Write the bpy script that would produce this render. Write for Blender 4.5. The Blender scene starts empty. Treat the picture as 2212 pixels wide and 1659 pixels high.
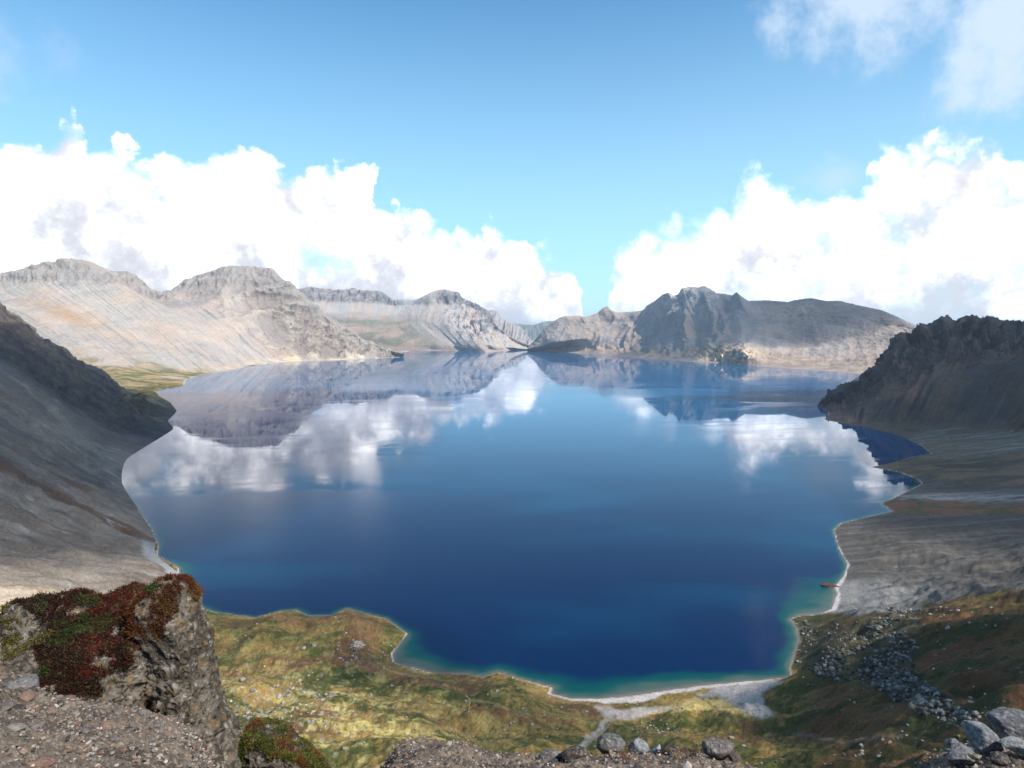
import bpy, math, random
import numpy as np
from math import radians, sin, cos, tan, atan, pi
random.seed(7); rng = np.random.default_rng(11)
C = bpy.context.scene.collection

# ------------------------------------------------------------------ camera, sky, sun, exposure
H = 200.0                       # metres above the lake
F, CX, CY = 1400.0, 1106.0, 829.5   # lens, in units of a 2212 x 1659 picture
PITCH = math.atan((CY - 710.0) / F)
cam_d = bpy.data.cameras.new('camera'); cam = bpy.data.objects.new('camera', cam_d); C.objects.link(cam)
cam.location = (0, 0, H); cam.rotation_euler = (pi/2 - PITCH, 0, 0)
cam_d.sensor_width = 36; cam_d.lens = 36 * F / 2212.0
cam_d.clip_start = 0.2; cam_d.clip_end = 200000
sc = bpy.context.scene; sc.camera = cam
sc.view_settings.view_transform = 'Standard'; sc.view_settings.look = 'None'
sc.view_settings.gamma = 1.0; sc.view_settings.use_curve_mapping = False
sc.view_settings.exposure = 0.42
SUN_EL, SUN_AZ = radians(46), radians(128)      # azimuth clockwise from +Y
SDIR = np.array([sin(SUN_AZ)*cos(SUN_EL), cos(SUN_AZ)*cos(SUN_EL), sin(SUN_EL)])
sl = bpy.data.lights.new('sun', 'SUN'); sl.energy = 4.6; sl.angle = radians(0.5); sl.color = (1.0, 0.94, 0.85)
so = bpy.data.objects.new('sun', sl); C.objects.link(so)
so.rotation_euler = (pi/2 - SUN_EL, 0, pi - SUN_AZ)
try: sc.cycles.volume_bounces = 1
except Exception: pass

def azel(X, Y):
    a, b = (X - CX)/F, (CY - Y)/F
    dx, dy, dz = a, cos(PITCH) + b*sin(PITCH), -sin(PITCH) + b*cos(PITCH)
    return math.atan2(dx, dy), math.atan2(dz, math.hypot(dx, dy))

class NT:                                        # tiny node helper
    def __init__(s, nt): s.nt = nt; s.n = nt.nodes; s.l = nt.links
    def new(s, t, **k):
        n = s.n.new(t)
        for a, v in k.items(): setattr(n, a, v)
        return n
    def put(s, sock, v):
        if hasattr(v, 'is_output'): s.l.new(v, sock)
        elif v is not None: sock.default_value = v
    def m(s, op, a, b=None, c=None, clamp=False):
        n = s.new('ShaderNodeMath', operation=op, use_clamp=clamp)
        for i, v in enumerate((a, b, c)):
            if v is not None: s.put(n.inputs[i], v)
        return n.outputs[0]
    def noise(s, vec, scale, detail=4, rough=0.5, dist=0.0, col=False):
        n = s.new('ShaderNodeTexNoise'); s.put(n.inputs['Vector'], vec)
        n.inputs['Scale'].default_value = scale; n.inputs['Detail'].default_value = detail
        n.inputs['Roughness'].default_value = rough; n.inputs['Distortion'].default_value = dist
        return n.outputs['Color'] if col else n.outputs['Fac']
    def mr(s, v, a, b, c=0.0, d=1.0, smooth=True):
        n = s.new('ShaderNodeMapRange', interpolation_type='SMOOTHSTEP' if smooth else 'LINEAR')
        for i, x in enumerate((v, a, b, c, d)): s.put(n.inputs[i], x)
        return n.outputs[0]
    def mix(s, f, a, b, blend='MIX'):
        n = s.new('ShaderNodeMix', data_type='RGBA', blend_type=blend)
        s.put(n.inputs[0], f)
        for i, x in ((6, a), (7, b)):
            if isinstance(x, (tuple, list)): x = (*x[:3], 1.0)
            s.put(n.inputs[i], x)
        return n.outputs[2]
    def curve(s, v, pts, lo, hi):                # float curve over v in [lo,hi]
        t = s.m('DIVIDE', s.m('SUBTRACT', v, lo), hi - lo, clamp=True)
        n = s.new('ShaderNodeFloatCurve'); c = n.mapping.curves[0]
        pts = sorted(pts)
        c.points[0].location = (0, pts[0][1]); c.points[1].location = (1, pts[-1][1])
        for x, y in pts:
            q = (x - lo)/(hi - lo)
            if 0.001 < q < 0.999: c.points.new(q, y)
        for p in c.points: p.handle_type = 'AUTO_CLAMPED'
        n.mapping.update(); s.l.new(t, n.inputs['Value'])
        return n.outputs[0]

W = bpy.data.worlds.new('World'); sc.world = W; W.use_nodes = True
w = NT(W.node_tree); w.n.clear()
sky = w.new('ShaderNodeTexSky', sky_type='NISHITA', sun_disc=False, sun_elevation=SUN_EL, sun_rotation=SUN_AZ,
            altitude=2600, air_density=1.15, dust_density=0.3, ozone_density=2.2)
tc = w.new('ShaderNodeTexCoord'); dv = tc.outputs['Generated']
sep = w.new('ShaderNodeSeparateXYZ'); w.l.new(dv, sep.inputs[0])
azn = w.m('ARCTAN2', sep.outputs[0], sep.outputs[1])
eln = w.m('ARCSINE', sep.outputs[2])
wc = w.noise(dv, 9.0, 6, 0.58, col=True); ws = w.new('ShaderNodeSeparateXYZ'); w.l.new(wc, ws.inputs[0])
wc2 = w.noise(dv, 34.0, 4, 0.6, col=True); ws2 = w.new('ShaderNodeSeparateXYZ'); w.l.new(wc2, ws2.inputs[0])
vor = w.new('ShaderNodeTexVoronoi', feature='SMOOTH_F1'); vor.inputs['Scale'].default_value = 24; vor.inputs['Smoothness'].default_value = 0.35
w.l.new(w.mix(0.06, dv, wc2), vor.inputs['Vector'])
puff = w.m('SUBTRACT', 0.42, vor.outputs['Distance'])
def warp(base, s1, s2, a1, a2):
    t = w.m('MULTIPLY_ADD', w.m('SUBTRACT', s1, 0.5), a1, base)
    return w.m('MULTIPLY_ADD', w.m('SUBTRACT', s2, 0.5), a2, t)
azw = warp(azn, ws.outputs[0], ws2.outputs[0], 0.085, 0.034)
elw = warp(eln, ws.outputs[1], ws2.outputs[1], 0.050, 0.026)
elp = w.m('MULTIPLY_ADD', puff, -0.062, elw)
def outline(P):
    return [(azel(x, y)[0], azel(x, y)[1]*2.0) for x, y in P]    # elevation x2 keeps the curve in 0..1
LEFT = [(-420,330),(-200,300),(0,298),(50,300),(90,290),(125,272),(150,238),(182,238),(205,296),(270,300),(310,318),(350,330),(400,330),
        (440,318),(490,308),(540,320),(600,350),(650,362),(700,350),(740,342),(780,348),(800,375),(812,410),(835,448),(870,456),(920,458),(970,475),
        (992,508),(1030,503),(1060,488),(1100,503),(1150,520),(1200,535),(1225,575),(1240,640),(1252,760),(1300,800)]
RIGHT = [(1240,800),(1300,760),(1318,640),(1330,575),(1350,510),(1420,482),(1500,470),(1580,462),(1608,380),(1640,362),(1665,390),(1700,402),(1760,430),
        (1800,425),(1850,400),(1880,358),(1940,330),(2000,305),(2050,290),(2130,278),(2170,298),(2200,345),(2230,365),(2400,420),(2700,520)]
lo1, hi1 = azel(-420, 700)[0], azel(1300, 700)[0]; lo2, hi2 = azel(1240, 700)[0], azel(2700, 700)[0]
T1 = w.m('MULTIPLY', w.curve(azw, outline(LEFT), lo1, hi1), 0.5)
T2 = w.m('MULTIPLY', w.curve(azw, outline(RIGHT), lo2, hi2), 0.5)
tone_ = w.noise(dv, 11, 3, 0.5)
def blob(X, Y, rx, ry, soft=0.55, k=1.0, amp=1.0):       # an isolated loose cloud
    a, e = azel(X, Y); sx, sy = rx/F, ry/F
    dx = w.m('DIVIDE', w.m('SUBTRACT', azw, a), sx); dy = w.m('DIVIDE', w.m('SUBTRACT', elw, e), sy)
    r = w.m('SQRT', w.m('ADD', w.m('MULTIPLY', dx, dx), w.m('MULTIPLY', dy, dy)))
    r = w.m('MULTIPLY_ADD', w.m('SUBTRACT', w.noise(dv, 16, 5, 0.65), 0.5), 1.6*amp, r)
    return w.m('MULTIPLY', w.mr(r, 1.0, 1.0 - soft, 0.0, 1.0), k)
d1 = w.mr(w.m('SUBTRACT', T1, elp), -0.004, w.m('MULTIPLY_ADD', tone_, 0.045, 0.004))
hole = w.m('SUBTRACT', 1.0, w.m('MULTIPLY', blob(690, 568, 95, 50, 0.9), 0.75)); d1 = w.m('MULTIPLY', d1, hole)
d2 = w.mr(w.m('SUBTRACT', T2, elp), -0.014, w.mr(azn, lo2 + .12, lo2 + .42, 0.075, 0.028))
d2 = w.m('MULTIPLY', d2, w.mr(w.noise(dv, 13, 5, 0.6), 0.30, 0.56, 0.50, 1.0))
inL = w.m('MULTIPLY', w.m('LESS_THAN', azn, hi1), w.mr(azn, lo1 - .5, lo1)); inR = w.m('MULTIPLY', w.m('GREATER_THAN', azn, lo2), w.mr(azn, hi2 + .5, hi2))
bank = w.m('MAXIMUM', w.m('MULTIPLY', d1, inL), w.m('MULTIPLY', d2, inR))
# blue-grey wisps high on the right and small rags of cloud
extra = blob(1900, -60, 230, 175, 0.8, 0.85)
for args in [(2190, 60, 130, 190, 0.8, 0.9), (1790, 380, 75, 48, 0.9, 0.42), (1440, 620, 110, 60, 0.8, 0.75), (2230, 420, 60, 90, 0.9, 0.35), (-260, 40, 260, 90, 0.9, 0.5)]:
    extra = w.m('MAXIMUM', extra, blob(*args))
# cloud tone with billow shading painted in: over-bright tops, lavender-grey feet
tone = w.noise(dv, 7, 6, 0.55)
tone2 = w.noise(w.mix(0.12, dv, wc), 19, 5, 0.6)
vor2 = w.new('ShaderNodeTexVoronoi', feature='SMOOTH_F1'); vor2.inputs['Scale'].default_value = 15; vor2.inputs['Smoothness'].default_value = 0.25
w.l.new(w.mix(0.10, dv, wc2), vor2.inputs['Vector']); puff2 = w.m('SUBTRACT', 0.42, vor2.outputs['Distance'])
puff2 = w.m('MULTIPLY_ADD', puff, 0.7, puff2)
Tm = w.m('MAXIMUM', w.m('MULTIPLY', T1, w.m('LESS_THAN', azn, hi1)), w.m('MULTIPLY', T2, w.m('GREATER_THAN', azn, lo2)))
rel = w.m('DIVIDE', elp, w.m('MAXIMUM', Tm, 0.03))
base_n = w.m('ADD', w.mr(rel, 0.05, 0.80, -0.05, 0.45), w.m('ADD', w.m('MULTIPLY', w.m('SUBTRACT', tone, 0.36), 1.5), w.m('ADD', w.m('MULTIPLY_ADD', puff2, 1.15, 0.03), w.m('MULTIPLY', w.m('SUBTRACT', tone2, 0.5), 0.7))))
ccol = w.mix(w.m('POWER', w.mr(base_n, -0.22, 1.45, smooth=False), 1.85), (0.575, 0.59, 0.645), (4.0, 3.96, 4.0))
gcol = (0.56, 0.67, 0.80)
bgs = w.mix(1.0, sky.outputs[0], (0.50, 1.02, 1.17), 'MULTIPLY')
sn = w.new('ShaderNodeVectorMath', operation='SCALE'); w.l.new(bgs, sn.inputs[0]); sn.inputs['Scale'].default_value = 0.135
hz = w.mr(eln, -0.05, 0.58, 0.80, 0.0)
skyc = w.mix(hz, sn.outputs[0], (0.47, 0.75, 0.88))
c1 = w.mix(extra, skyc, gcol); c2 = w.mix(bank, c1, ccol)
bg = w.new('ShaderNodeBackground'); w.l.new(c2, bg.inputs[0]); bg.inputs[1].default_value = 1.0
wo = w.new('ShaderNodeOutputWorld'); w.l.new(bg.outputs[0], wo.inputs[0])

# ------------------------------------------------------------------ numpy helpers
def P3(X, Y, z=None, D=None):
    X = np.asarray(X, float); Y = np.asarray(Y, float)
    a, b = (X - CX)/F, (CY - Y)/F
    dy, dz = cos(PITCH) + b*sin(PITCH), -sin(PITCH) + b*cos(PITCH)
    t = (z - H)/dz if z is not None else D/dy
    return np.stack(np.broadcast_arrays(a*t, dy*t, H + dz*t), -1)
def proj(p):                                     # world -> picture units of the traced map
    y, z = p[..., 1], p[..., 2] - H
    fw = y*cos(PITCH) - z*sin(PITCH); up = y*sin(PITCH) + z*cos(PITCH)
    fw = np.maximum(fw, 0.1)
    return CX + F*p[..., 0]/fw, CY - F*up/fw
_perm = rng.permutation(512).astype(np.int64); _perm = np.concatenate([_perm, _perm])
_grad = rng.normal(size=(512, 3)); _grad /= np.linalg.norm(_grad, axis=1)[:, None]; _grad = _grad.astype(np.float32)
def gn(x, y, z):
    shp = np.broadcast(x, y, z).shape
    x, y, z = [np.broadcast_to(np.asarray(q, np.float64), shp).ravel() for q in (x, y, z)]
    xi, yi, zi = np.floor(x), np.floor(y), np.floor(z)
    fx, fy, fz = (x - xi).astype(np.float32), (y - yi).astype(np.float32), (z - zi).astype(np.float32)
    xi, yi, zi = xi.astype(np.int64) & 511, yi.astype(np.int64) & 511, zi.astype(np.int64) & 511
    u, v, t = [q*q*q*(q*(q*6 - 15) + 10) for q in (fx, fy, fz)]
    r = 0
    for i in (0, 1):
        wx = u if i else 1 - u; hx = _perm[(xi + i) & 511]
        for j in (0, 1):
            wy = v if j else 1 - v; hy = _perm[(hx + yi + j) & 511]
            for k in (0, 1):
                wz = t if k else 1 - t; g = _grad[_perm[(hy + zi + k) & 511]]
                r = r + wx*wy*wz*(g[:, 0]*(fx - i) + g[:, 1]*(fy - j) + g[:, 2]*(fz - k))
    return (r*1.5).reshape(shp)
def fbm(x, y, z=0.0, o=5, g=0.5, lac=2.03):
    s = 0; a = 1.0; n = 0
    for k in range(o):
        s = s + a*gn(x + 17.3*k, y - 9.1*k, z + 5.7*k); n += a; a *= g; x = x*lac; y = y*lac; z = z*lac
    return s/n*1.6
def ridged(x, y, z=0.0, o=5, g=0.5, lac=2.07):
    s = 0; a = 1.0; n = 0; wgt = 1.0
    for k in range(o):
        r = 1 - np.abs(gn(x + 31.3*k, y + 11.9*k, z - 7.7*k))*1.6
        r = np.clip(r, 0, 1)**2 * wgt; wgt = np.clip(r*1.8, 0, 1)
        s = s + a*r; n += a; a *= g; x = x*lac; y = y*lac; z = z*lac
    return s/n
def ss(x, a, b):
    t = np.clip((x - a)/(b - a), 0, 1); return t*t*(3 - 2*t)
def lerp(a, b, t):
    t = np.asarray(t)[..., None]; return np.asarray(a)*(1 - t) + np.asarray(b)*t
def col(*c): return np.array(c, float)
def inpoly(px, py, poly):
    r = np.zeros(px.shape, bool); n = len(poly)
    for i in range(n):
        x1, y1 = poly[i]; x2, y2 = poly[(i+1) % n]
        if y1 == y2: continue
        c = ((y1 > py) != (y2 > py)) & (px < (x2 - x1)*(py - y1)/(y2 - y1) + x1); r ^= c
    return r
def segdist(px, py, poly, closed=True):
    d = np.full(px.shape, 1e18); n = len(poly)
    for i in range(n if closed else n - 1):
        x1, y1 = poly[i]; x2, y2 = poly[(i+1) % n]
        ex, ey = x2 - x1, y2 - y1; L = ex*ex + ey*ey + 1e-9
        t = np.clip(((px - x1)*ex + (py - y1)*ey)/L, 0, 1)
        d = np.minimum(d, (px - x1 - t*ex)**2 + (py - y1 - t*ey)**2)
    return np.sqrt(d)
def sdist(px, py, poly): return segdist(px, py, poly)*np.where(inpoly(px, py, poly), -1, 1)

def mesh_obj(name, verts, faces, mat, cols=None, parent=None, smooth=True):
    me = bpy.data.meshes.new(name); verts = np.asarray(verts, np.float32).reshape(-1, 3)
    faces = np.asarray(faces, np.int32); k = faces.shape[1]
    me.vertices.add(len(verts)); me.vertices.foreach_set('co', verts.ravel())
    me.loops.add(faces.size); me.loops.foreach_set('vertex_index', faces.ravel())
    me.polygons.add(len(faces)); me.polygons.foreach_set('loop_start', np.arange(0, faces.size, k, dtype=np.int32))
    me.polygons.foreach_set('loop_total', np.full(len(faces), k, np.int32))
    me.polygons.foreach_set('use_smooth', np.full(len(faces), smooth, bool))
    me.update(calc_edges=True); me.validate()
    if cols is not None:
        a = me.color_attributes.new('Col', 'FLOAT_COLOR', 'POINT')
        c4 = np.ones((len(verts), 4), np.float32); c4[:, :3] = np.asarray(cols).reshape(-1, 3)
        a.data.foreach_set('color', c4.ravel())
    me.materials.append(mat)
    o = bpy.data.objects.new(name, me); C.objects.link(o)
    if parent: o.parent = parent
    return o
def grid_faces(nv, nu, wrap=False):
    i = np.arange(nv - 1)[:, None]; j = np.arange(nu if wrap else nu - 1)[None, :]; j2 = (j + 1) % nu
    return np.stack([i*nu + j, i*nu + j2, (i+1)*nu + j2, (i+1)*nu + j], -1).reshape(-1, 4)
def grid_normals(p):
    du = np.gradient(p, axis=1); dv_ = np.gradient(p, axis=0); n = np.cross(du, dv_)
    n /= np.linalg.norm(n, axis=-1, keepdims=True) + 1e-9
    n[n[..., 2] < 0] *= -1
    return n
def tag(o, label, cat=None, group=None, kind=None):
    o['label'] = label
    if cat: o['category'] = cat
    if group: o['group'] = group
    if kind: o['kind'] = kind
    return o

def ground_mat(name, fine, bump, rough=0.92, var=0.35, fine2=None, tint=(1,1,1)):
    m = bpy.data.materials.new(name); m.use_nodes = True; t = NT(m.node_tree)
    b = t.n['Principled BSDF']; b.inputs['Roughness'].default_value = rough
    b.inputs['Specular IOR Level'].default_value = 0.15
    at = t.new('ShaderNodeAttribute', attribute_name='Col')
    co = t.new('ShaderNodeTexCoord').outputs['Object']
    n1 = t.noise(co, 1.0/fine, 6, 0.65); n2 = t.noise(co, 1.0/(fine2 or fine*7), 5, 0.6)
    f = t.m('ADD', t.m('MULTIPLY', t.m('SUBTRACT', n1, 0.5), var*2.6), t.m('MULTIPLY', t.m('SUBTRACT', n2, 0.5), var*1.4))
    f = t.m('ADD', 1.0, f); f = t.m('MAXIMUM', f, 0.25)
    vm = t.new('ShaderNodeVectorMath', operation='SCALE'); t.l.new(at.outputs['Color'], vm.inputs[0]); t.l.new(f, vm.inputs['Scale'])
    t.l.new(vm.outputs[0], b.inputs['Base Color'])
    bp = t.new('ShaderNodeBump'); bp.inputs['Strength'].default_value = 0.9; bp.inputs['Distance'].default_value = bump
    t.l.new(n1, bp.inputs['Height']); t.l.new(bp.outputs[0], b.inputs['Normal'])
    return m

# ------------------------------------------------------------------ lake outline (traced, then laid on the water plane)
SHORE = [(1148,756),(1120,755),(1090,757),(1050,761),(1000,758),(940,757),(900,757),(868,760),(872,768),(868,771),(800,775),(715,778),(615,782),(540,790),(492,801),(440,808),
 (400,818),(398,833),(334,845),(345,856),(369,870),(381,886),(352,902),(373,927),(359,933),(324,951),(297,965),(275,990),(262,1011),(264,1051),(275,1075),(297,1097),(327,1141),(343,1179),(340,1199),
 (385,1226),(389,1255),(411,1307),(467,1323),(552,1334),(606,1320),(639,1318),(667,1331),(716,1330),(749,1315),(784,1324),(833,1336),(880,1369),(847,1413),(852,1431),(934,1453),
 (1013,1457),(1044,1463),(1075,1452),(1106,1460),(1150,1474),(1194,1485),(1191,1498),(1231,1509),(1294,1510),(1388,1500),(1513,1481),(1641,1470),(1709,1462),(1706,1444),(1715,1415),
 (1727,1385),(1721,1355),(1706,1337),(1733,1329),(1769,1327),(1797,1316),(1807,1281),(1802,1268),(1822,1245),(1831,1219),(1811,1183),(1801,1145),(1817,1130),(1886,1114),(1928,1105),(1904,1087),
 (1933,1076),(1945,1069),(1992,1045),(1979,1034),(1942,1020),(1881,1009),(1923,1001),(1970,987),(2011,980),(1992,964),(1942,939),(1862,920),(1786,908),(1789,889),(1782,866),(1830,840),(1900,812),
 (1861,808),(1782,801),(1635,791),(1497,781),(1389,774),(1271,764),(1187,759)]
SH = np.array(SHORE, float); LK = P3(SH[:, 0], SH[:, 1], z=0.0)[:, :2]; LKP = [tuple(q) for q in LK]

# ------------------------------------------------------------------ water
def build_lake():
    mat = bpy.data.materials.new('lake_water'); mat.use_nodes = True; t = NT(mat.node_tree)
    b = t.n['Principled BSDF']; b.inputs['IOR'].default_value = 1.18
    at = t.new('ShaderNodeAttribute', attribute_name='Col'); t.l.new(at.outputs['Color'], b.inputs['Base Color'])
    co = t.new('ShaderNodeTexCoord').outputs['Object']
    mp = t.new('ShaderNodeMapping'); mp.inputs['Scale'].default_value = (0.4, 1.0, 1.0); t.l.new(co, mp.inputs[0])
    at2 = t.new('ShaderNodeAttribute', attribute_name='Rip')
    t.l.new(t.m('MULTIPLY_ADD', at2.outputs['Fac'], 0.22, 0.02), b.inputs['Roughness'])
    n = t.noise(mp.outputs[0], 0.9, 3, 0.6)
    bp = t.new('ShaderNodeBump'); t.l.new(t.m('MULTIPLY_ADD', at2.outputs['Fac'], 0.5, 0.02), bp.inputs['Strength']); bp.inputs['Distance'].default_value = 0.05
    t.l.new(n, bp.inputs['Height']); t.l.new(bp.outputs[0], b.inputs['Normal'])
    nu, nv = 620, 560
    az = np.linspace(-0.95, 0.95, nu)[None, :]; D = np.exp(np.linspace(math.log(150), math.log(9000), nv))[:, None]
    x = D*np.tan(az)*np.ones_like(D); y = D*np.ones_like(az); z = np.zeros_like(x)
    p = np.stack([x, y, z], -1)
    sd = -sdist(x, y, LKP)
    X, Y = proj(p)
    # width of the shallows: broad at the near beach and in the right-hand cove, narrow elsewhere
    def g(cx, cy, rx, ry): return np.exp(-((X - cx)/rx)**2 - ((Y - cy)/ry)**2)
    wd = 3 + 19*g(1450, 1480, 420, 60) + 19*g(1740, 1290, 70, 60) + 13*g(900, 1420, 70, 45) + 5*g(400, 1250, 60, 90) + 5*g(1930, 1080, 120, 60)
    wd = wd*np.clip(1 + 0.95*fbm(x/70, y/50, 3.3, 5), .25, 2.2)
    s = np.clip(sd, 0, None)/wd
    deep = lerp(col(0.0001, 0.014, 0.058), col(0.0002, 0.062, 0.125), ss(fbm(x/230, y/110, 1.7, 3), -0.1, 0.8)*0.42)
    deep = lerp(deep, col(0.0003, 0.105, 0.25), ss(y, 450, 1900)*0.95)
    c = lerp(col(0.16, 0.14, 0.115), col(0.06, 0.095, 0.08), ss(s, 0.0, 0.16))
    c = lerp(c, col(0.001, 0.062, 0.060), ss(s + 0.25*fbm(x/30, y/12, 2.0, 4), 0.12, 0.55))
    c = lerp(c, deep, ss(s, 0.4, 1.5))
    rip = ss(fbm(x/500, y/260, 9.1, 4) , 0.12, 0.4)*0.35
    arc = ss(Y - (1050 + 0.00009*(X - 700)**2) + 8*fbm(x/40, y/40, 0.5, 3), 0, 14)*ss(1500 - X, 0, 500)
    rip = np.maximum(rip, arc*0.75)
    patch = g(1580, 850, 260, 26)*1.2*ss(fbm(x/420, y/170, 5.5, 4), -0.15, 0.15)
    rip = np.maximum(rip, patch)
    lane = ss(fbm((x + .4*y)/420, (y - .2*x)/38, 6.6, 5, .6), .16, .34)*ss(y, 420, 800)*.30; rip = np.maximum(rip, lane)
    dark = g(1640, 868, 190, 22)*ss(fbm(x/260, y/120, 15.5, 5), -.02, .08); rip = rip*(1 - dark); c = lerp(c, col(.0006, .05, .075), np.clip(dark, 0, 1)*.8)
    o = mesh_obj('lake', p, grid_faces(nv, nu), mat, c)
    a = o.data.attributes.new('Rip', 'FLOAT', 'POINT'); a.data.foreach_set('value', np.clip(rip, 0, 1).astype(np.float32).ravel())
    tag(o, 'deep blue crater lake mirroring clouds and mountains', kind='structure')
build_lake()

# ------------------------------------------------------------------ lofted mountains
def Z(X, Y, z=0.0): return (X, Y, P3(X, Y, z=z))
def D(X, Y, d): return (X, Y, P3(X, Y, D=d))
def row(pts, nu, back=None):
    xy = np.array([(a, b) for a, b, _ in pts], float); p = np.array([q for _, _, q in pts])
    s = np.concatenate([[0], np.cumsum(np.hypot(*np.diff(xy, axis=0).T))]); s /= s[-1]
    t = np.linspace(0, 1, nu); return np.stack([np.interp(t, s, p[:, k]) for k in range(3)], -1)
def under(pts, dist, dz=-14, dirv=None):         # continue a shore row out under the water
    r = []
    for X, Y, p in pts:
        v = np.array([p[0], p[1]]) if dirv is None else -np.array(dirv, float); v = v/np.hypot(*v)
        r.append((X, Y, np.array([p[0] - v[0]*dist, p[1] - v[1]*dist, p[2] + dz])))
    return r
def behind(pts, dist, dz):
    r = []
    for X, Y, p in pts:
        v = np.array([p[0], p[1]]); v = v/np.hypot(*v)
        r.append((X, Y, np.array([p[0] + v[0]*dist, p[1] + v[1]*dist, p[2] - dz])))
    return r
def loft(rows, nu, nv, vs=None, catmull=True):
    R = np.array([row(r, nu) for r in rows]); n = len(rows)
    vs = np.array(vs if vs is not None else np.linspace(0, 1, n), float)
    V = np.linspace(vs[0], vs[-1], nv); out = np.empty((nv, nu, 3))
    k = np.clip(np.searchsorted(vs, V, side='right') - 1, 0, n - 2)
    m = np.empty_like(R)
    for i in range(n):
        a, b = max(i-1, 0), min(i+1, n-1); m[i] = (R[b] - R[a])/(vs[b] - vs[a])
    for i, v in enumerate(V):
        j = k[i]; h = vs[j+1] - vs[j]; t = (v - vs[j])/h
        if catmull and j > 0:
            out[i] = (2*t**3-3*t**2+1)*R[j] + (t**3-2*t**2+t)*h*m[j]*0.6 + (-2*t**3+3*t**2)*R[j+1] + (t**3-t**2)*h*m[j+1]*0.6
        else: out[i] = R[j]*(1-t) + R[j+1]*t
    U = np.linspace(0, 1, nu)[None, :]*np.ones((nv, 1)); return out, U, V[:, None]*np.ones((1, nu))

GREY, PINK, CLIFF, CREAM = col(.43,.385,.335), col(.48,.375,.295), col(.26,.24,.225), col(.68,.54,.36)

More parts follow.
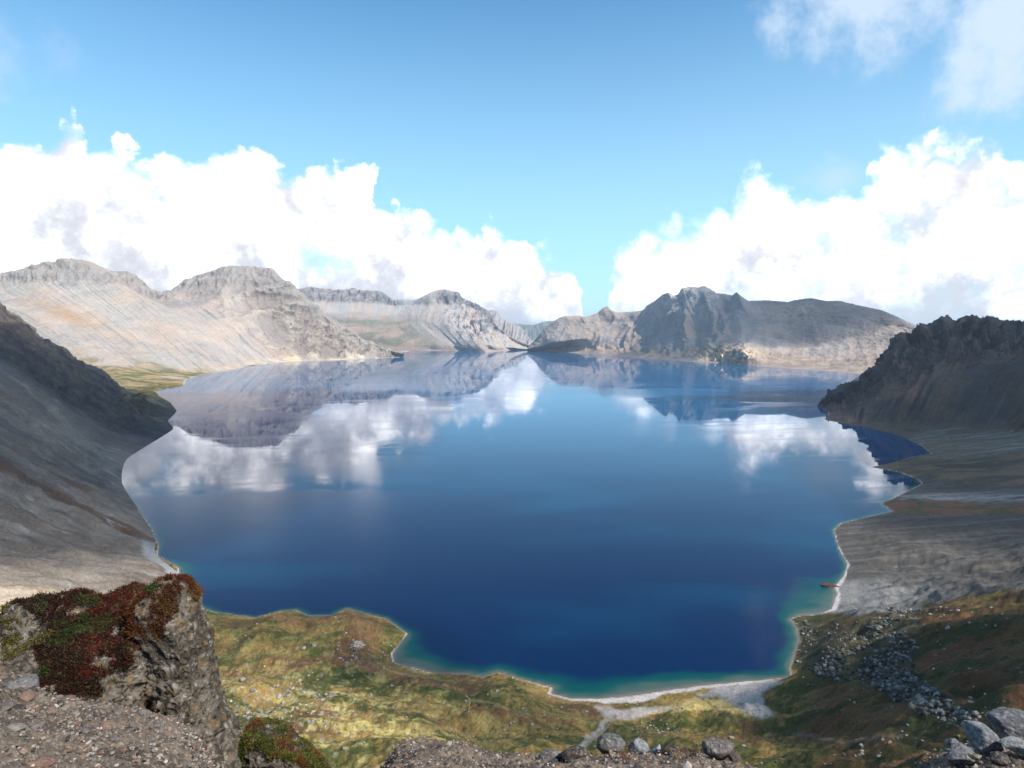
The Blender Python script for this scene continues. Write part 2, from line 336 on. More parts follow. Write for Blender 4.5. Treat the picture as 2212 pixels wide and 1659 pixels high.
def far_left():
    ridge = [D(-560,640,3900),D(-300,615,3900),D(-100,602,3900),D(0,600,3900),D(12,596,3900),D(25,590,3900),D(70,574,3900),D(120,568,3900),D(155,563,3900),D(200,572,3900),D(240,586,3950),D(275,592,4000),D(300,605,4050),
             D(325,624,4150),D(345,640,4250),D(372,629,4450),D(398,612,4500),D(420,597,4500),D(470,583,4500),D(500,574,4500),D(530,575,4500),D(560,580,4500),D(592,583,4450),D(612,604,4450),D(640,622,4550),D(665,648,4600),
             D(700,678,4620),D(740,706,4640),D(800,744,4640),D(840,758,4620),D(872,770,4600)]
    cliff = [D(-560,690,3650),D(-200,650,3650),D(0,622,3700),D(60,610,3700),D(160,606,3700),D(260,612,3750),D(320,645,3900),D(348,652,4100),D(400,645,4200),D(480,642,4150),D(560,640,4250),D(610,640,4350),D(660,672,4450),
             D(700,695,4500),D(760,730,4540),D(820,757,4570),D(872,770.6,4596)]
    mid = [D(-320,740,3300),D(-60,700,3250),D(60,680,3250),D(200,690,3300),D(320,690,3450),D(400,700,3550),D(500,705,3800),D(580,700,4050),D(640,715,4250),D(700,730,4400),D(780,752,4490),D(830,764,4550),D(872,770.8,4593)]
    foot = [D(-60,795,2750),D(80,790,2700),D(160,787,2700),D(260,798,2620),D(350,803,2750),D(440,800,2950),D(520,787,3430),D(600,776,3960),D(680,772,4170),D(760,769.5,4350),D(830,769.5,4520),D(872,771,4592)]
    shore = [Z(60,878),Z(200,868),Z(300,852),Z(334,845),Z(398,833),Z(402,820),Z(440,808),Z(492,801),Z(540,790),Z(615,782),Z(715,778),Z(800,775),Z(872,771)]
    rows = [behind(ridge, 900, 330), ridge, cliff, mid, foot, shore, under(shore, 60)]
    nu, nv = 1000, 420
    p, U, V = loft(rows, nu, nv, [0, .12, .26, .52, .82, .97, 1.0])
    n = grid_normals(p); x, y, z = p[..., 0], p[..., 1], p[..., 2]
    env = ss(V, .13, .3)*(1 - ss(V, .84, .955))
    right = ss(U, .66, .80)                     # craggy spur on the right, smooth scree on the left
    wu = U + 0.004*fbm(U*5, V*1.2, 0.2, 2)
    gul = ridged(wu*34, V*1.3, 4.1, 4)
    crag = ridged(x/230, y/230, z/150, 6, 0.6)
    fine = ridged(wu*120, V*3, 1.1, 3)
    sel = ss(fbm(U*7, V*2, 8, 3), -.25, .3)
    d = env*(1 - right)*sel*(gul - .4)*13 + env*(1-right)*sel*(fine - .4)*2.0 + env*right*((crag - .35)*95 + (ridged(wu*46, V*2.0, 2, 4) - .4)*30)
    bw_ = .05*fbm(U*22, 0, 3, 4)
    band = ss(V, .12, .15)*(1 - ss(V + bw_, .20, .30))
    d = d + band*((ridged(x/60, y/60, z/160, 5) - .4)*20 + 9*np.sin(z/13 + 2*fbm(x/300, y/300, 0, 3)))
    d = d + (fbm(x/70, y/70, z/50, 4))*5*ss(V, .10, .16)*(1 - ss(V, .9, .97))
    p = p + n*d[..., None]
    gl = ss(V, .80, .99); p[..., 2] += gl*(1 - ss(V, .955, .97))*fbm(x/120, y/90, 0, 4)*6*(1 - right)
    st = fbm(wu*60 + 3, V*.8, 7.7, 5, 0.62); st2 = fbm(wu*240, V*2.2, 2.7, 5, 0.7); pt = fbm(x/260, y/260, z/120, 5, .6)
    c = lerp(GREY, PINK, ss(.5*st + pt, -.3, .35))
    c = lerp(c, col(.55,.50,.45), ss(st2 + .4*pt, .15, .6)*.5)
    c = lerp(c, col(.24,.20,.175), ss(-st2 - .5*pt, .1, .55)*.6)
    rock = np.clip(band*1.1 + env*ss(fbm(x/300, y/300, z/120, 5), .02, .3)*ss(.5 - V, 0, .2)*.9, 0, 1)
    rc = lerp(CLIFF, col(.27,.24,.22), ss(fbm(x/60, y/60, z/12, 5), -.3, .3))
    c = lerp(c, rc, rock*.7)
    c = lerp(c, lerp(col(.22,.18,.16), col(.42,.36,.29), ss(crag + .3*st2, .15, .75)), right*env*.8)
    low = ss(V, .72, .9)*ss(U, .52, .6); c = lerp(c, CREAM, low*ss(fbm(x/130, y/130, z/60, 4), -.1, .25)*.8)
    green = ss(V, .66, .86)*(1 - ss(U, .50, .60))
    gc = lerp(col(.13,.13,.05), col(.40,.28,.13), ss(fbm(x/90, y/50, 3, 5), -.3, .25))
    c = lerp(c, gc, green*ss(fbm(x/200, y/120, 8, 4) + green, .35, .8)*.95)
    c = lerp(c, col(.5,.44,.36), ss(V, .950, .965)*.7)
    c = lerp(c, col(.42,.25,.12), np.exp(-((U-.40)/.03)**2 - ((V-.50)/.10)**2)*.7)
    tag(mesh_obj('mountain', p, grid_faces(nv, nu), MT_FAR, c), 'pale scree mountains with flat rocky summits behind the left shore', kind='structure')

def far_centre():
    ridge = [D(560,640,7300),D(620,633,7300),D(655,624,7300),D(672,620,7300),D(690,624,7300),D(720,626,7300),D(745,627,7300),D(765,623,7300),D(775,627,7300),D(820,630,7200),D(835,638,7100),D(850,650,7000),D(900,650,6900),D(915,642,6800),
             D(930,633,6800),D(944,628,6800),D(960,626,6800),D(976,629,6800),D(990,633,6800),D(998,645,6800),D(1003,653,6800),D(1022,659,6700),D(1038,664,6700),D(1052,676,6650),D(1062,690,6600),D(1076,706,6550),D(1100,728,6450),D(1130,745,6300),D(1152,753,6200)]
    cliff = [D(560,670,7000),D(640,655,7000),D(700,655,7000),D(800,656,6900),D(850,662,6850),D(905,660,6700),D(925,660,6600),D(960,660,6550),D(1000,660,6500),D(1030,672,6450),D(1060,700,6400),D(1100,733,6350),D(1130,747,6250),D(1152,754,6190)]
    mid = [D(560,710,6500),D(680,702,6500),D(780,705,6450),D(860,705,6450),D(920,698,6350),D(960,695,6200),D(1000,693,6150),D(1040,700,6050),D(1070,722,6100),D(1105,742,6150),D(1152,755,6170)]
    foot = [D(700,750,6300),D(800,745,6250),D(860,748,6150),D(920,745,6050),D(980,744,5950),D(1030,744,5700),D(1060,745,5650),D(1090,750,6060),D(1152,755.5,6100)]
    shore = [Z(760,759),Z(840,760),Z(868,760),Z(900,757),Z(940,757),Z(1000,758),Z(1050,761),Z(1090,757),Z(1120,755),Z(1154,756)]
    rows = [behind(ridge, 1200, 380), ridge, cliff, mid, foot, shore, under(shore, 90)]
    nu, nv = 760, 300
    p, U, V = loft(rows, nu, nv, [0, .12, .30, .56, .85, .98, 1.0])
    n = grid_normals(p); x, y, z = p[..., 0], p[..., 1], p[..., 2]
    env = ss(V, .14, .32)*(1 - ss(V, .88, .98)); wu = U + .004*fbm(U*5, V*1.5, 3, 2)
    spur = np.exp(-((U - .80)/.10)**2)*env
    band = ss(V, .13, .17)*(1 - ss(V, .25, .31))*(ss(U, .60, .64)*(1-ss(U, .86, .9)) + (1 - ss(U, .45, .5))*.8)
    d = env*ss(fbm(U*6, V*2, 8, 3), -.2, .35)*(ridged(wu*26, V*1.4, 3, 4) - .4)*6 + spur*(1 - ss(V, .62, .85))*((ridged(wu*30, V*3, 6, 5) - .35)*30 + (ridged(x/110, y/110, z/260, 6, .58) - .4)*80)
    d = d + band*((ridged(x/90, y/90, z/400, 5) - .4)*42) + fbm(x/120, y/120, z/80, 4)*7*ss(V, .1, .2)
    p = p + n*d[..., None]
    st = fbm(wu*60, V*1.6, 1.7, 5, .62); st2 = fbm(wu*190, V*5, 9.7, 4, .6)
    c = lerp(col(.40,.37,.34), PINK, ss(st, -.2, .35)); c = lerp(c, col(.52,.48,.44), ss(st2, .15, .5)*.6)
    basin = (1 - ss(U, .5, .62))*ss(V, .38, .5)*(1 - ss(V, .95, .99))
    c = lerp(c, lerp(col(.17,.175,.12), col(.36,.25,.19), ss(fbm(x/400, y/120, 2, 5), -.2, .3)), basin*.85)
    c = lerp(c, lerp(col(.11,.115,.13), col(.24,.22,.215), ss(fbm(x/70, y/70, z/260, 5), -.2, .3)), np.clip(band*1.0 + spur*.75*ss(fbm(x/90, y/90, z/260, 5) + .5 - V, -.15, .25), 0, .85))
    c = lerp(c, col(.30,.21,.165), ss(V, .84, .93)*.5); c = lerp(c, col(.5,.46,.42), ss(V, .972, .98)*.7)
    tag(mesh_obj('mountain', p, grid_faces(nv, nu), MT_FAR, c), 'domed grey peak and flat ridge across the far end of the lake', kind='structure')
    # paler ridge further back in the gap
    r2 = [D(980,690,8200),D(1030,672,8200),D(1060,670,8200),D(1074,673,8200),D(1082,688,8200),D(1100,694,8200),D(1118,701,8200),D(1130,712,8200),D(1142,728,8100),D(1156,744,8000),D(1172,752,7900)]
    b2 = [D(980,752,6900),D(1172,753,6900)]
    for nm, r, b, amp, cc, lab in (('mountain', r2, b2, 60, col(.36,.33,.31), 'pale distant ridge falling into the gap at the far end of the lake'),
                             ('hill', [D(1060,712,15000),D(1120,700,15000),D(1150,703,15000),D(1180,694,15000),D(1240,690,15000),D(1330,694,15000)], [D(1060,740,11000),D(1330,740,11000)], 60, col(.16,.2,.17), 'faint blue hill far beyond the gap')):
        p, U, V = loft([behind(r, 1500, 400), r, b], 260, 120, [0, .15, 1]); n = grid_normals(p)
        x, y, z = p[..., 0], p[..., 1], p[..., 2]
        p = p + n*(ss(V, .16, .4)*amp*(ridged(U*18, V*1.4, 5, 5) - .4) + fbm(x/150, y/150, z/90, 4)*10)[..., None]
        c = lerp(cc, cc*.7, ss(fbm(U*30, V*2, 4, 4), -.2, .3))
        tag(mesh_obj(nm, p, grid_faces(120, 260), MT_FAR, c), lab, kind='structure')

def far_right():
    ridge = [D(1140,752,5900),D(1152,742,5900),D(1163,727,5900),D(1178,710,5850),D(1192,699,5800),D(1208,688,5800),D(1222,684,5750),D(1250,684,5750),D(1262,687,5700),D(1274,685,5700),D(1290,678,5700),D(1302,667,5650),D(1312,663,5650),D(1320,671,5600),
             D(1332,677,5600),D(1360,676,5500),D(1388,672,5400),D(1400,661,5300),D(1415,652,5200),D(1432,637,5100),D(1442,634,5000),D(1455,641,4950),D(1464,639,4900),D(1472,624,4900),D(1490,621,4850),D(1506,623,4800),D(1520,619,4800),D(1530,624,4800),
             D(1545,635,4750),D(1580,640,4600),D(1590,633,4500),D(1600,642,4500),D(1614,652,4500),D(1660,651,4450),D(1700,655,4400),D(1725,649,4400),D(1752,646,4350),D(1780,652,4300),D(1815,653,4300),D(1850,661,4250),D(1900,672,4150),D(1930,684,4100),D(1960,698,4000),D(1995,712,3900),D(2060,738,3800),D(2160,770,3600),D(2300,800,3300)]
    cliff = [D(1140,753,5850),D(1180,722,5650),D(1220,706,5600),D(1300,697,5500),D(1390,695,5200),D(1430,670,4900),D(1470,660,4650),D(1520,656,4550),D(1570,672,4400),D(1596,672,4330),D(1630,685,4250),D(1700,688,4250),D(1800,684,4150),D(1900,700,4000),D(1960,720,3850),D(2060,750,3600),D(2300,806,3100)]
    mid = [D(1140,754,5750),D(1200,740,5500),D(1280,728,5350),D(1350,722,5150),D(1400,722,4900),D(1450,715,4600),D(1500,718,4450),D(1550,725,4300),D(1602,720,4080),D(1650,735,4000),D(1740,742,4000),D(1850,745,3850),D(1950,750,3650),D(2060,770,3400),D(2300,810,3000)]
    foot = [D(1140,755,5900),D(1200,751,5780),D(1280,751,5300),D(1350,756,4950),D(1420,760,4600),D(1500,765,4300),D(1550,762,4050),D(1608,760,3600),D(1660,772,3700),D(1760,780,3600),D(1860,782,3400),D(2000,790,3150),D(2300,812,2850)]
    shore = [Z(1140,756.3),Z(1187,759),Z(1271,764),Z(1389,774),Z(1497,781),Z(1590,786),Z(1635,791),Z(1782,801),Z(1861,808),Z(2000,812),Z(2300,818)]
    rows = [behind(ridge, 1000, 350), ridge, cliff, mid, foot, shore, under(shore, 60)]
    nu, nv = 1000, 380
    p, U, V = loft(rows, nu, nv, [0, .12, .30, .60, .84, .98, 1.0])
    n = grid_normals(p); x, y, z = p[..., 0], p[..., 1], p[..., 2]
    X, Y = proj(p)
    env = ss(V, .13, .28)*(1 - ss(V, .86, .98)); wu = U + .01*fbm(U*8, V*3, 1, 4)
    pr = fbm(x/240, y/240, z/90, 6, .62)
    peak = np.exp(-((X - 1480)/75)**2)*env; right = ss(X, 1600, 1660)
    base = np.exp(-((X - 1570)/55)**2 - ((Y - 768)/17)**2)
    d = env*(ridged(wu*26, V*1.3, 3, 5) - .4)*(30 - 21*right)*ss(fbm(U*6, V*2, 8, 3) , -.6, .1) + (peak*1.0 + .25*env*(1-right))*((ridged(x/190, y/190, z/420, 6, .55) - .35)*70 + (ridged(wu*34, V*1.6, 7, 4) - .35)*22)
    d = d + base*(ridged(x/60, y/60, z/60, 5) - .3)*80 + fbm(x/90, y/90, z/60, 4)*6*ss(V, .1, .18) + right*env*pr*26
    d = d + np.exp(-((V-.125)/.02)**2)*np.abs(ridged(U*110, 0, 3, 4)-.3)*9
    p = p + n*(d*(1 - ss(V, .95, .98)))[..., None]
    st = fbm(wu*70, V*1.5, 1.7, 5, .62); st2 = fbm(wu*220, V*4, 9.7, 4, .6)
    c = lerp(col(.31,.275,.25), col(.40,.31,.25), ss(.6*st + .8*fbm(x/260, y/260, z/120, 5, .6), -.3, .35)); c = lerp(c, col(.38,.32,.27), ss(st2, .2, .6)*.35)
    c = lerp(c, lerp(col(.30,.275,.25), col(.47,.44,.39), ss(ridged(x/80, y/80, z/160, 4) + .3*st2, .0, .7)), np.clip(np.exp(-((X-1488)/66)**2 - ((Y-652)/36)**2)*1.3, 0, .8))
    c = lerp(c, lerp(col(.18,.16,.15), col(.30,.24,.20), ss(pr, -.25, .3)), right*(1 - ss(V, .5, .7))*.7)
    apron = ss(V, .70, .82); c = lerp(c, lerp(col(.30,.22,.165), col(.40,.30,.23), ss(fbm(x/140, y/80, 5, 5), -.2, .3)), apron*.85)
    c = lerp(c, lerp(col(.2,.16,.13), CREAM*1.1, ss(ridged(x/40, y/40, z/40, 4), .2, .5)), np.clip(base*1.3, 0, .9))
    c = lerp(c, col(.42,.39,.36), np.exp(-((X - 1455)/40)**2 - ((Y - 745)/20)**2)*.7)
    c = lerp(c, col(.48,.42,.36), ss(V, .968, .978)*.6)
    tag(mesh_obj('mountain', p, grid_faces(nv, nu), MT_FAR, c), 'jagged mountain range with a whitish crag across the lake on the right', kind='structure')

def near_right():
    ridge = [Z(1776,872,2),D(1783,858,1760),D(1797,848,1750),D(1812,838,1740),D(1822,831,1730),D(1836,832,1720),D(1851,826,1710),D(1862,812,1700),D(1871,802,1695),D(1886,797,1690),D(1900,787,1685),D(1913,770,1680),D(1920,758,1675),D(1926,738,1670),D(1934,730,1670),
             D(1942,738,1670),D(1950,722,1665),D(1960,722,1665),D(1969,730,1665),D(1982,717,1660),D(1994,709,1660),D(2003,704,1655),D(2019,701,1655),D(2030,694,1650),D(2041,692,1650),D(2048,685,1650),D(2056,696,1650),D(2066,700,1650),D(2076,692,1650),D(2087,689,1650),D(2107,687,1650),D(2122,692,1650),D(2137,691,1650),
             D(2161,697,1640),D(2190,699,1640),D(2212,705,1630),D(2300,700,1600),D(2500,680,1500),D(2900,640,1350)]
    cliff = [Z(1776,878,2),D(1800,872,1660),D(1850,853,1620),D(1890,825,1590),D(1930,785,1560),D(1970,765,1540),D(2030,745,1520),D(2060,742,1500),D(2107,735,1500),D(2200,742,1450),D(2300,745,1400),D(2500,740,1300),D(2700,735,1230)]
    mid = [Z(1778,888,1),D(1840,890,1500),D(1890,868,1420),D(1950,845,1380),D(2030,820,1340),D(2107,808,1310),D(2212,800,1250),D(2460,790,1150)]
    foot = [Z(1780,900,1),Z(1850,908,5),Z(1930,914,8),Z(2020,918,12),Z(2107,925,18),Z(2212,930,24),Z(2320,930,30)]
    shore = [Z(1786,908),Z(1862,921),Z(1942,940),Z(1985,962,-1),Z(2060,975,-1),Z(2212,975,2),Z(2270,970,3)]
    rows = [behind(ridge, 450, 240), ridge, cliff, mid, foot, shore, under(shore, 20, -10)]
    nu, nv = 700, 420
    p, U, V = loft(rows, nu, nv, [0, .10, .30, .60, .86, .97, 1.0])
    n = grid_normals(p); x, y, z = p[..., 0], p[..., 1], p[..., 2]
    env = ss(V, .11, .25)*(1 - ss(V, .84, .95)); top = ss(V, .10, .16)*(1 - ss(V, .26, .62)); wu = U + .006*fbm(U*5, V*2, 1, 3)
    d = (env*ss(fbm(U*5, V*2, 8, 3), -.3, .3)*(ridged(wu*9 + .3*V, V*1.0, 3, 5) - .4)*32 + ss(V, .11, .19)*top*((ridged(x/48, y/48, z/150, 6, .6) - .35)*36 + (ridged(wu*30, V*1.2, 5, 5, .6) - .45)*22))
    d = d + fbm(x/30, y/30, z/25, 4)*2.5*ss(V, .1, .2)*(1 - ss(V, .9, .97)) + np.exp(-((V-.102)/.025)**2)*(ridged(U*46, 3, 3, 6, .6)-.42)*20*(1 - .6*ss(U, .7, .8))
    p = p + n*d[..., None]
    st = fbm(wu*45 + 1.5*V, V*1.3, 1.7, 5, .62); st2 = fbm(wu*160, V*4, 9.7, 4, .6)
    c = lerp(col(.075,.064,.062), col(.125,.085,.060), ss(.5*st + fbm(x/110, y/110, z/110, 5, .6), -.25, .35)); c = lerp(c, col(.19,.165,.15), ss(st2 + .5*fbm(x/40, y/40, z/40, 3), .25, .7)*.35)
    c = lerp(c, lerp(col(.055,.05,.055), col(.13,.11,.10), ss(ridged(x/50, y/50, z/140, 5), .2, .6)), top*.85)
    c = lerp(c, col(.30,.285,.27), ss(U, .58, .70)*(1 - ss(V, .30, .45))*ss(fbm(x/70, y/70, z/110, 5), -.12, .15)*.9)  # sunlit upper right of the hill, lightened in the rock colour
    c = lerp(c, col(.16,.12,.075), ss(V, .80, .9)*.7)
    tag(mesh_obj('hill', p, grid_faces(nv, nu), MT_MID, c), 'dark craggy hill rising from the right shore', kind='structure')

def near_left():
    def e(X, Y, q, z=None): return D(X, Y, q)
    rows = [
     [D(-420,560,2600),D(0,760,2400),D(200,850,2150),Z(300,862,-4),Z(350,872,-6)],
     [D(-420,400,2000),D(-200,530,1900),D(0,656,1800),D(7,666,1795),D(18,678,1790),D(35,683,1780),D(49,698,1775),D(70,710,1765),D(84,729,1760),D(102,734,1750),D(120,747,1740),D(141,757,1730),D(158,771,1720),D(183,787,1710),D(211,796,1700),
      D(229,807,1690),D(246,825,1680),D(262,838,1670),D(290,846,1660),D(316,852,1650),D(350,866,1630),Z(381,885)],
     [D(-420,470,1620),D(0,700,1580),D(120,790,1540),D(240,870,1480),D(320,900,1450),Z(364,909)],
     [D(-420,530,1320),D(0,745,1330),D(150,850,1300),D(260,905,1280),Z(373,928)],
     [D(-420,560,1080),D(0,792,1060),D(80,850,1040),D(150,915,1010),D(220,970,985),Z(276,990)],
     [D(-420,640,930),D(0,862,930),D(100,930,915),D(190,995,895),Z(263,1040)],
     [D(-420,720,780),D(0,935,765),D(120,1010,755),D(220,1065,745),Z(297,1097)],
     [D(-420,790,650),D(0,985,640),D(111,1051,632),D(175,1086,625),Z(335,1160)],
     [D(-420,900,540),D(0,1092,520),D(100,1140,530),D(200,1180,540),Z(341,1199)],
     [D(-420,1000,470),D(0,1172,455),D(120,1200,470),D(250,1220,490),Z(389,1240)],
     [D(-420,1100,410),D(0,1256,395),D(150,1285,420),D(280,1300,445),Z(411,1307)],
     [D(-420,1250,330),D(0,1380,330),D(150,1390,345),D(300,1380,380),Z(452,1345,-3)],
     [D(-420,1450,230),D(0,1600,245),D(150,1580,270),D(300,1560,290),Z(440,1500,2)],
     [D(-420,1700,120),D(0,1760,150),D(200,1740,170),Z(430,1740,4)]]
    for r in rows:
        X, Y, q = r[-1]; q0 = r[-2][2]; v = (q - q0)[:2]; v = v/np.hypot(*v)
        r.append((X + 12, Y + 6, np.array([q[0] + v[0]*14, q[1] + v[1]*14, q[2] - 8])))
    nu, nv = 760, 950
    vs = [0, .05, .14, .22, .31, .38, .46, .54, .63, .70, .77, .85, .93, 1.0]
    p, U, V = loft(rows, nu, nv, vs)
    n = grid_normals(p); x, y, z = p[..., 0], p[..., 1], p[..., 2]; X, Y = proj(p)
    sh = 1 - ss(U, .90, .975)
    top = ss(V, .05, .09)*(1 - ss(V, .24, .30))
    wv = V + .004*fbm(U*3, V*14, 1, 3)
    d = sh*((ridged(wv*26, U*1.3, 3, 5, .6) - .4)*9 + fbm(x/45, y/45, z/45, 4)*5)*(1-top) + sh*top*((ridged(x/50, y/50, z/110, 6, .6) - .35)*17 + (ridged(wv*34, U*1.3, 5, 4) - .4)*14)
    d = d + sh*fbm(x/26, y/26, z/20, 4)*1.2 + np.exp(-((V-.052)/.012)**2)*(ridged(U*40, 1, 2, 5)-.3)*8*sh
    p = p + n*d[..., None]
    st = fbm(wv*60, U*1.8, 1.7, 5, .62); st2 = fbm(wv*170, U*9, 9.7, 6, .72); st3 = fbm(wv*22, U*1.0, 4.4, 4)
    c = lerp(col(.170,.138,.112), col(.235,.192,.152), ss(.6*st + fbm(x/90, y/90, z/60, 5, .6), -.3, .3))
    c = lerp(c, col(.125,.070,.044), ss(st3 + .45*st + .2*st2, -.06, .32)*ss(V, .36, .50)*.92)
    c = lerp(c, col(.085,.075,.07), ss(-st - .5*st2, .12, .5)*.45)
    c = lerp(c, col(.30,.285,.27), ss(st2 + .5*st, .25, .7)*.8); c = lerp(c, col(.07,.065,.065), ss(-st2, .25, .65)*.5)
    c = lerp(c, lerp(col(.055,.048,.05), col(.125,.10,.08), ss(.5*ridged(x/55, y/55, z/60, 5) + .8*st2 + .5*st, -.2, .8)), np.clip(top*1.2, 0, .95))
    c = lerp(c, col(.20,.22,.11), np.exp(-((X-215)/22)**2 - ((Y-(1065+.75*(X-215)))/7)**2)*.6)
    br = ss(V, .765, .80); c = lerp(c, lerp(col(.56,.45,.33), col(.55,.40,.15), ss(fbm(x/50, y/25, 2, 4), 0, .4)), br*.9)
    head = np.clip(ss(X, 250, 290)*(1 - ss(Y, 885, 900)), 0, 1); c = lerp(c, lerp(col(.10,.07,.04), col(.36,.27,.14), ss(fbm(x/70, y/70, 0, 4) + (870 - Y)/40, .1, .5)), head*.8)
    c = lerp(c, col(.42,.40,.38), ss(U, .935, .955)*ss(V, .56, .60)*.8)
    tag(mesh_obj('scree_slope', p, grid_faces(nv, nu), MT_NEAR, c), 'grey and brown scree slope under a dark ridge on the left shore', kind='structure')

MT_FAR = ground_mat('far_mountain_rock', 16, 7, var=.30)
MT_MID = ground_mat('craggy_hill_rock', 6, 3.0, var=.32)
MT_NEAR = ground_mat('scree_gravel', 2.2, 1.9, var=.55)
far_left(); far_centre(); far_right(); near_right(); near_left()

# ------------------------------------------------------------------ near ground: meadow, beaches, gravel fans, hillside up to the ledge
CTRL = [(500,1400,10),(600,1352,7),(660,1370,9),(770,1350,11),(820,1370,8),(700,1450,12),(560,1500,20),(500,1580,30),(650,1600,34),(850,1470,8),(900,1550,22),(1000,1500,8),(1080,1475,6),(1100,1550,20),(1250,1540,6),(1330,1535,3),(1420,1520,3),
 (1290,1600,12),(1200,1600,24),(1400,1590,22),(1500,1580,22),(1560,1510,4),(1620,1490,4),(1640,1530,8),(1720,1500,14),(1760,1400,18),(1780,1345,10),(1850,1440,26),(1950,1370,34),(1900,1325,14),(2050,1310,34),(2212,1270,44),(2212,1350,62),(2100,1400,60),
 (2212,1500,86),(1950,1550,60),(1750,1580,34),(1700,1640,44),(2212,1640,112),(1950,1650,84),(1000,1640,42),(800,1645,46),
 (1880,1280,3),(2000,1250,6),(2212,1220,14),(1900,1170,3),(2050,1150,8),(2212,1130,16),(2000,1100,7),(2212,1085,16),(2100,1060,5),(2212,1060,8),(2050,1015,9),(2212,1010,16),(2100,975,10),(2212,940,22),(1990,1000,3),(2400,1000,40),(2500,1150,60),(2500,1300,110)]
def build_ground():
    q = np.array([P3(X, Y, z=zz) for X, Y, zz in CTRL]); zz = q[:, 2]
    lg = lambda x, y: (np.arctan2(x, y)*1.6, np.log(np.hypot(x, y)))
    a, l = lg(q[:, 0], q[:, 1])
    # slope under and before the ledge, all below the bottom edge of the picture
    ex = []
    for az_ in (-.85, -.55, -.3, 0, .3, .5, .75, .95):
        for Dn, zn in ((205, 48 + 18*max(az_, 0)), (150, 84), (100, 120), (60, 151), (30, 175), (16, 186)):
            ex.append((Dn*tan(az_), Dn, zn))
    ex += [(-300,380,6),(-420,600,4),(600,250,170),(900,500,190),(1300,900,200),(1600,1300,150),(900,1500,10),(-700,900,0)]
    ex = np.array(ex); a2, l2 = lg(ex[:, 0], ex[:, 1])
    A = np.concatenate([a, a2]); L = np.concatenate([l, l2]); T = np.concatenate([zz, ex[:, 2]])
    r = np.hypot(A[:, None] - A, L[:, None] - L)
    k = lambda r: np.sqrt(r*r + .0009)
    wts = np.linalg.solve(np.block([[k(r) + 1e-4*np.eye(len(A)), np.ones((len(A), 1))], [np.ones((1, len(A))), np.zeros((1, 1))]]), np.append(T, 0))
    nu, nv = 1150, 1100
    az = np.linspace(-.88, 1.0, nu)[None, :]; Dd = np.exp(np.linspace(math.log(14), math.log(2300), nv))[:, None]
    # finer rows where the meadow is
    x = Dd*np.tan(az); y = Dd*np.ones_like(az); aa, ll = lg(x, y)
    z = np.full(x.shape, wts[-1])
    for i in range(len(A)): z += wts[i]*k(np.hypot(aa - A[i], ll - L[i]))
    sd = sdist(x, y, LKP); sdw = sd + 1.6*fbm(x/14, y/14, 0, 4)
    edge = ss(sd, 0, 26)
    hum = ss(sd, 4, 40)*ss(700 - y, 0, 250)
    z = np.maximum(z, 1.0)*edge + sdw*.10*(1 - edge)*(sd > -40) + .15
    z += hum*(fbm(x/42, y/42, 0, 6, .58)*7.5 + ridged(x/75, y/75, 4, 4)*6 - 2) + ss(sd, 1, 8)*fbm(x/7, y/7, 0, 4)*.7
    X, Y = proj(np.stack([x, y, z], -1))
    far = ss(y, 520, 700); z += far*ss(sd, 3, 40)*(ridged(x/120, y/60, 4, 4) - .3)*5
    z = np.where(sd < 0, np.minimum(z, sd*.25), z)
    z = np.maximum(z, -20)
    p = np.stack([x, y, z], -1); X, Y = proj(p)
    wx = X + 14*fbm(x/16, y/16, 5, 4); wy = Y + 9*fbm(x/16, y/16, 8, 4)
    inp = lambda poly, s=6: ss(-sdist(wx, wy, poly), -s, s)
    n1 = fbm(x/40, y/26, 3, 5, .6); n2 = fbm(x/14, y/9, 6, 5, .62); n3 = fbm(x/70, y/30, 12, 5, .6); n4 = fbm(x/4, y/3, 2, 4, .6)
    GREEN, OCHRE, RUST, PALE = col(.050,.066,.016), col(.245,.160,.052), col(.14,.066,.034), col(.50,.40,.14)
    c = lerp(OCHRE, GREEN, ss(n1 + .6*n2 + .35*n4, -.27, .15)*.92)
    c = lerp(c, RUST, ss(n3 + .3*n2, .10, .38)*.8)
    c = lerp(c, PALE, np.clip(ss(n2 - .3*n1, -.1, .4)*(np.exp(-((X-760)/230)**2 - ((Y-1560)/110)**2)*.95 + .25*ss(1750 - X, 0, 300)), 0, .9))
    c = lerp(c, col(.40,.35,.27), ss(n4 + .4*n2, .1, .6)*np.exp(-((X-600)/190)**2 - ((Y-1560)/110)**2)*.8)
    c = lerp(c, col(.17,.075,.045), ss(-np.abs(sd - 22) , -16, -4)*ss(X, 440, 520)*ss(1100 - X, 0, 100)*.5)
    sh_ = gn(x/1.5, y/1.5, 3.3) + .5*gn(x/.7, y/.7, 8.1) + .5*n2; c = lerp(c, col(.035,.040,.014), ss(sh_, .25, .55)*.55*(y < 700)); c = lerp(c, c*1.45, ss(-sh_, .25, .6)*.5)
    # right side: heath, with the shade there darkened into its colour
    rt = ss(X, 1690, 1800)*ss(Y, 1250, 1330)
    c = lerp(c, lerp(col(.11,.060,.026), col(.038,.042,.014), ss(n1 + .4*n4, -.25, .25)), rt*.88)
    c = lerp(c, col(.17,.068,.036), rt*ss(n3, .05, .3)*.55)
    bf = inp([(1708,1340),(1830,1345),(1900,1322),(1990,1318),(1985,1390),(1965,1430),(1990,1470),(2110,1548),(2060,1570),(1940,1520),(1880,1478),(1755,1458),(1715,1425)], 14)
    c = lerp(c, lerp(col(.035,.036,.022), col(.12,.10,.05), ss(n2, -.1, .35)), bf*.85)
    # gravel plain and fans on the right shore
    fan = ss(-(wy - np.interp(wx, [1700,1770,1860,1960,2050,2212,2500], [1322,1326,1332,1322,1296,1268,1240])), -4, 6)*ss(x, 150, 200)*ss(2300 - y, 0, 50)
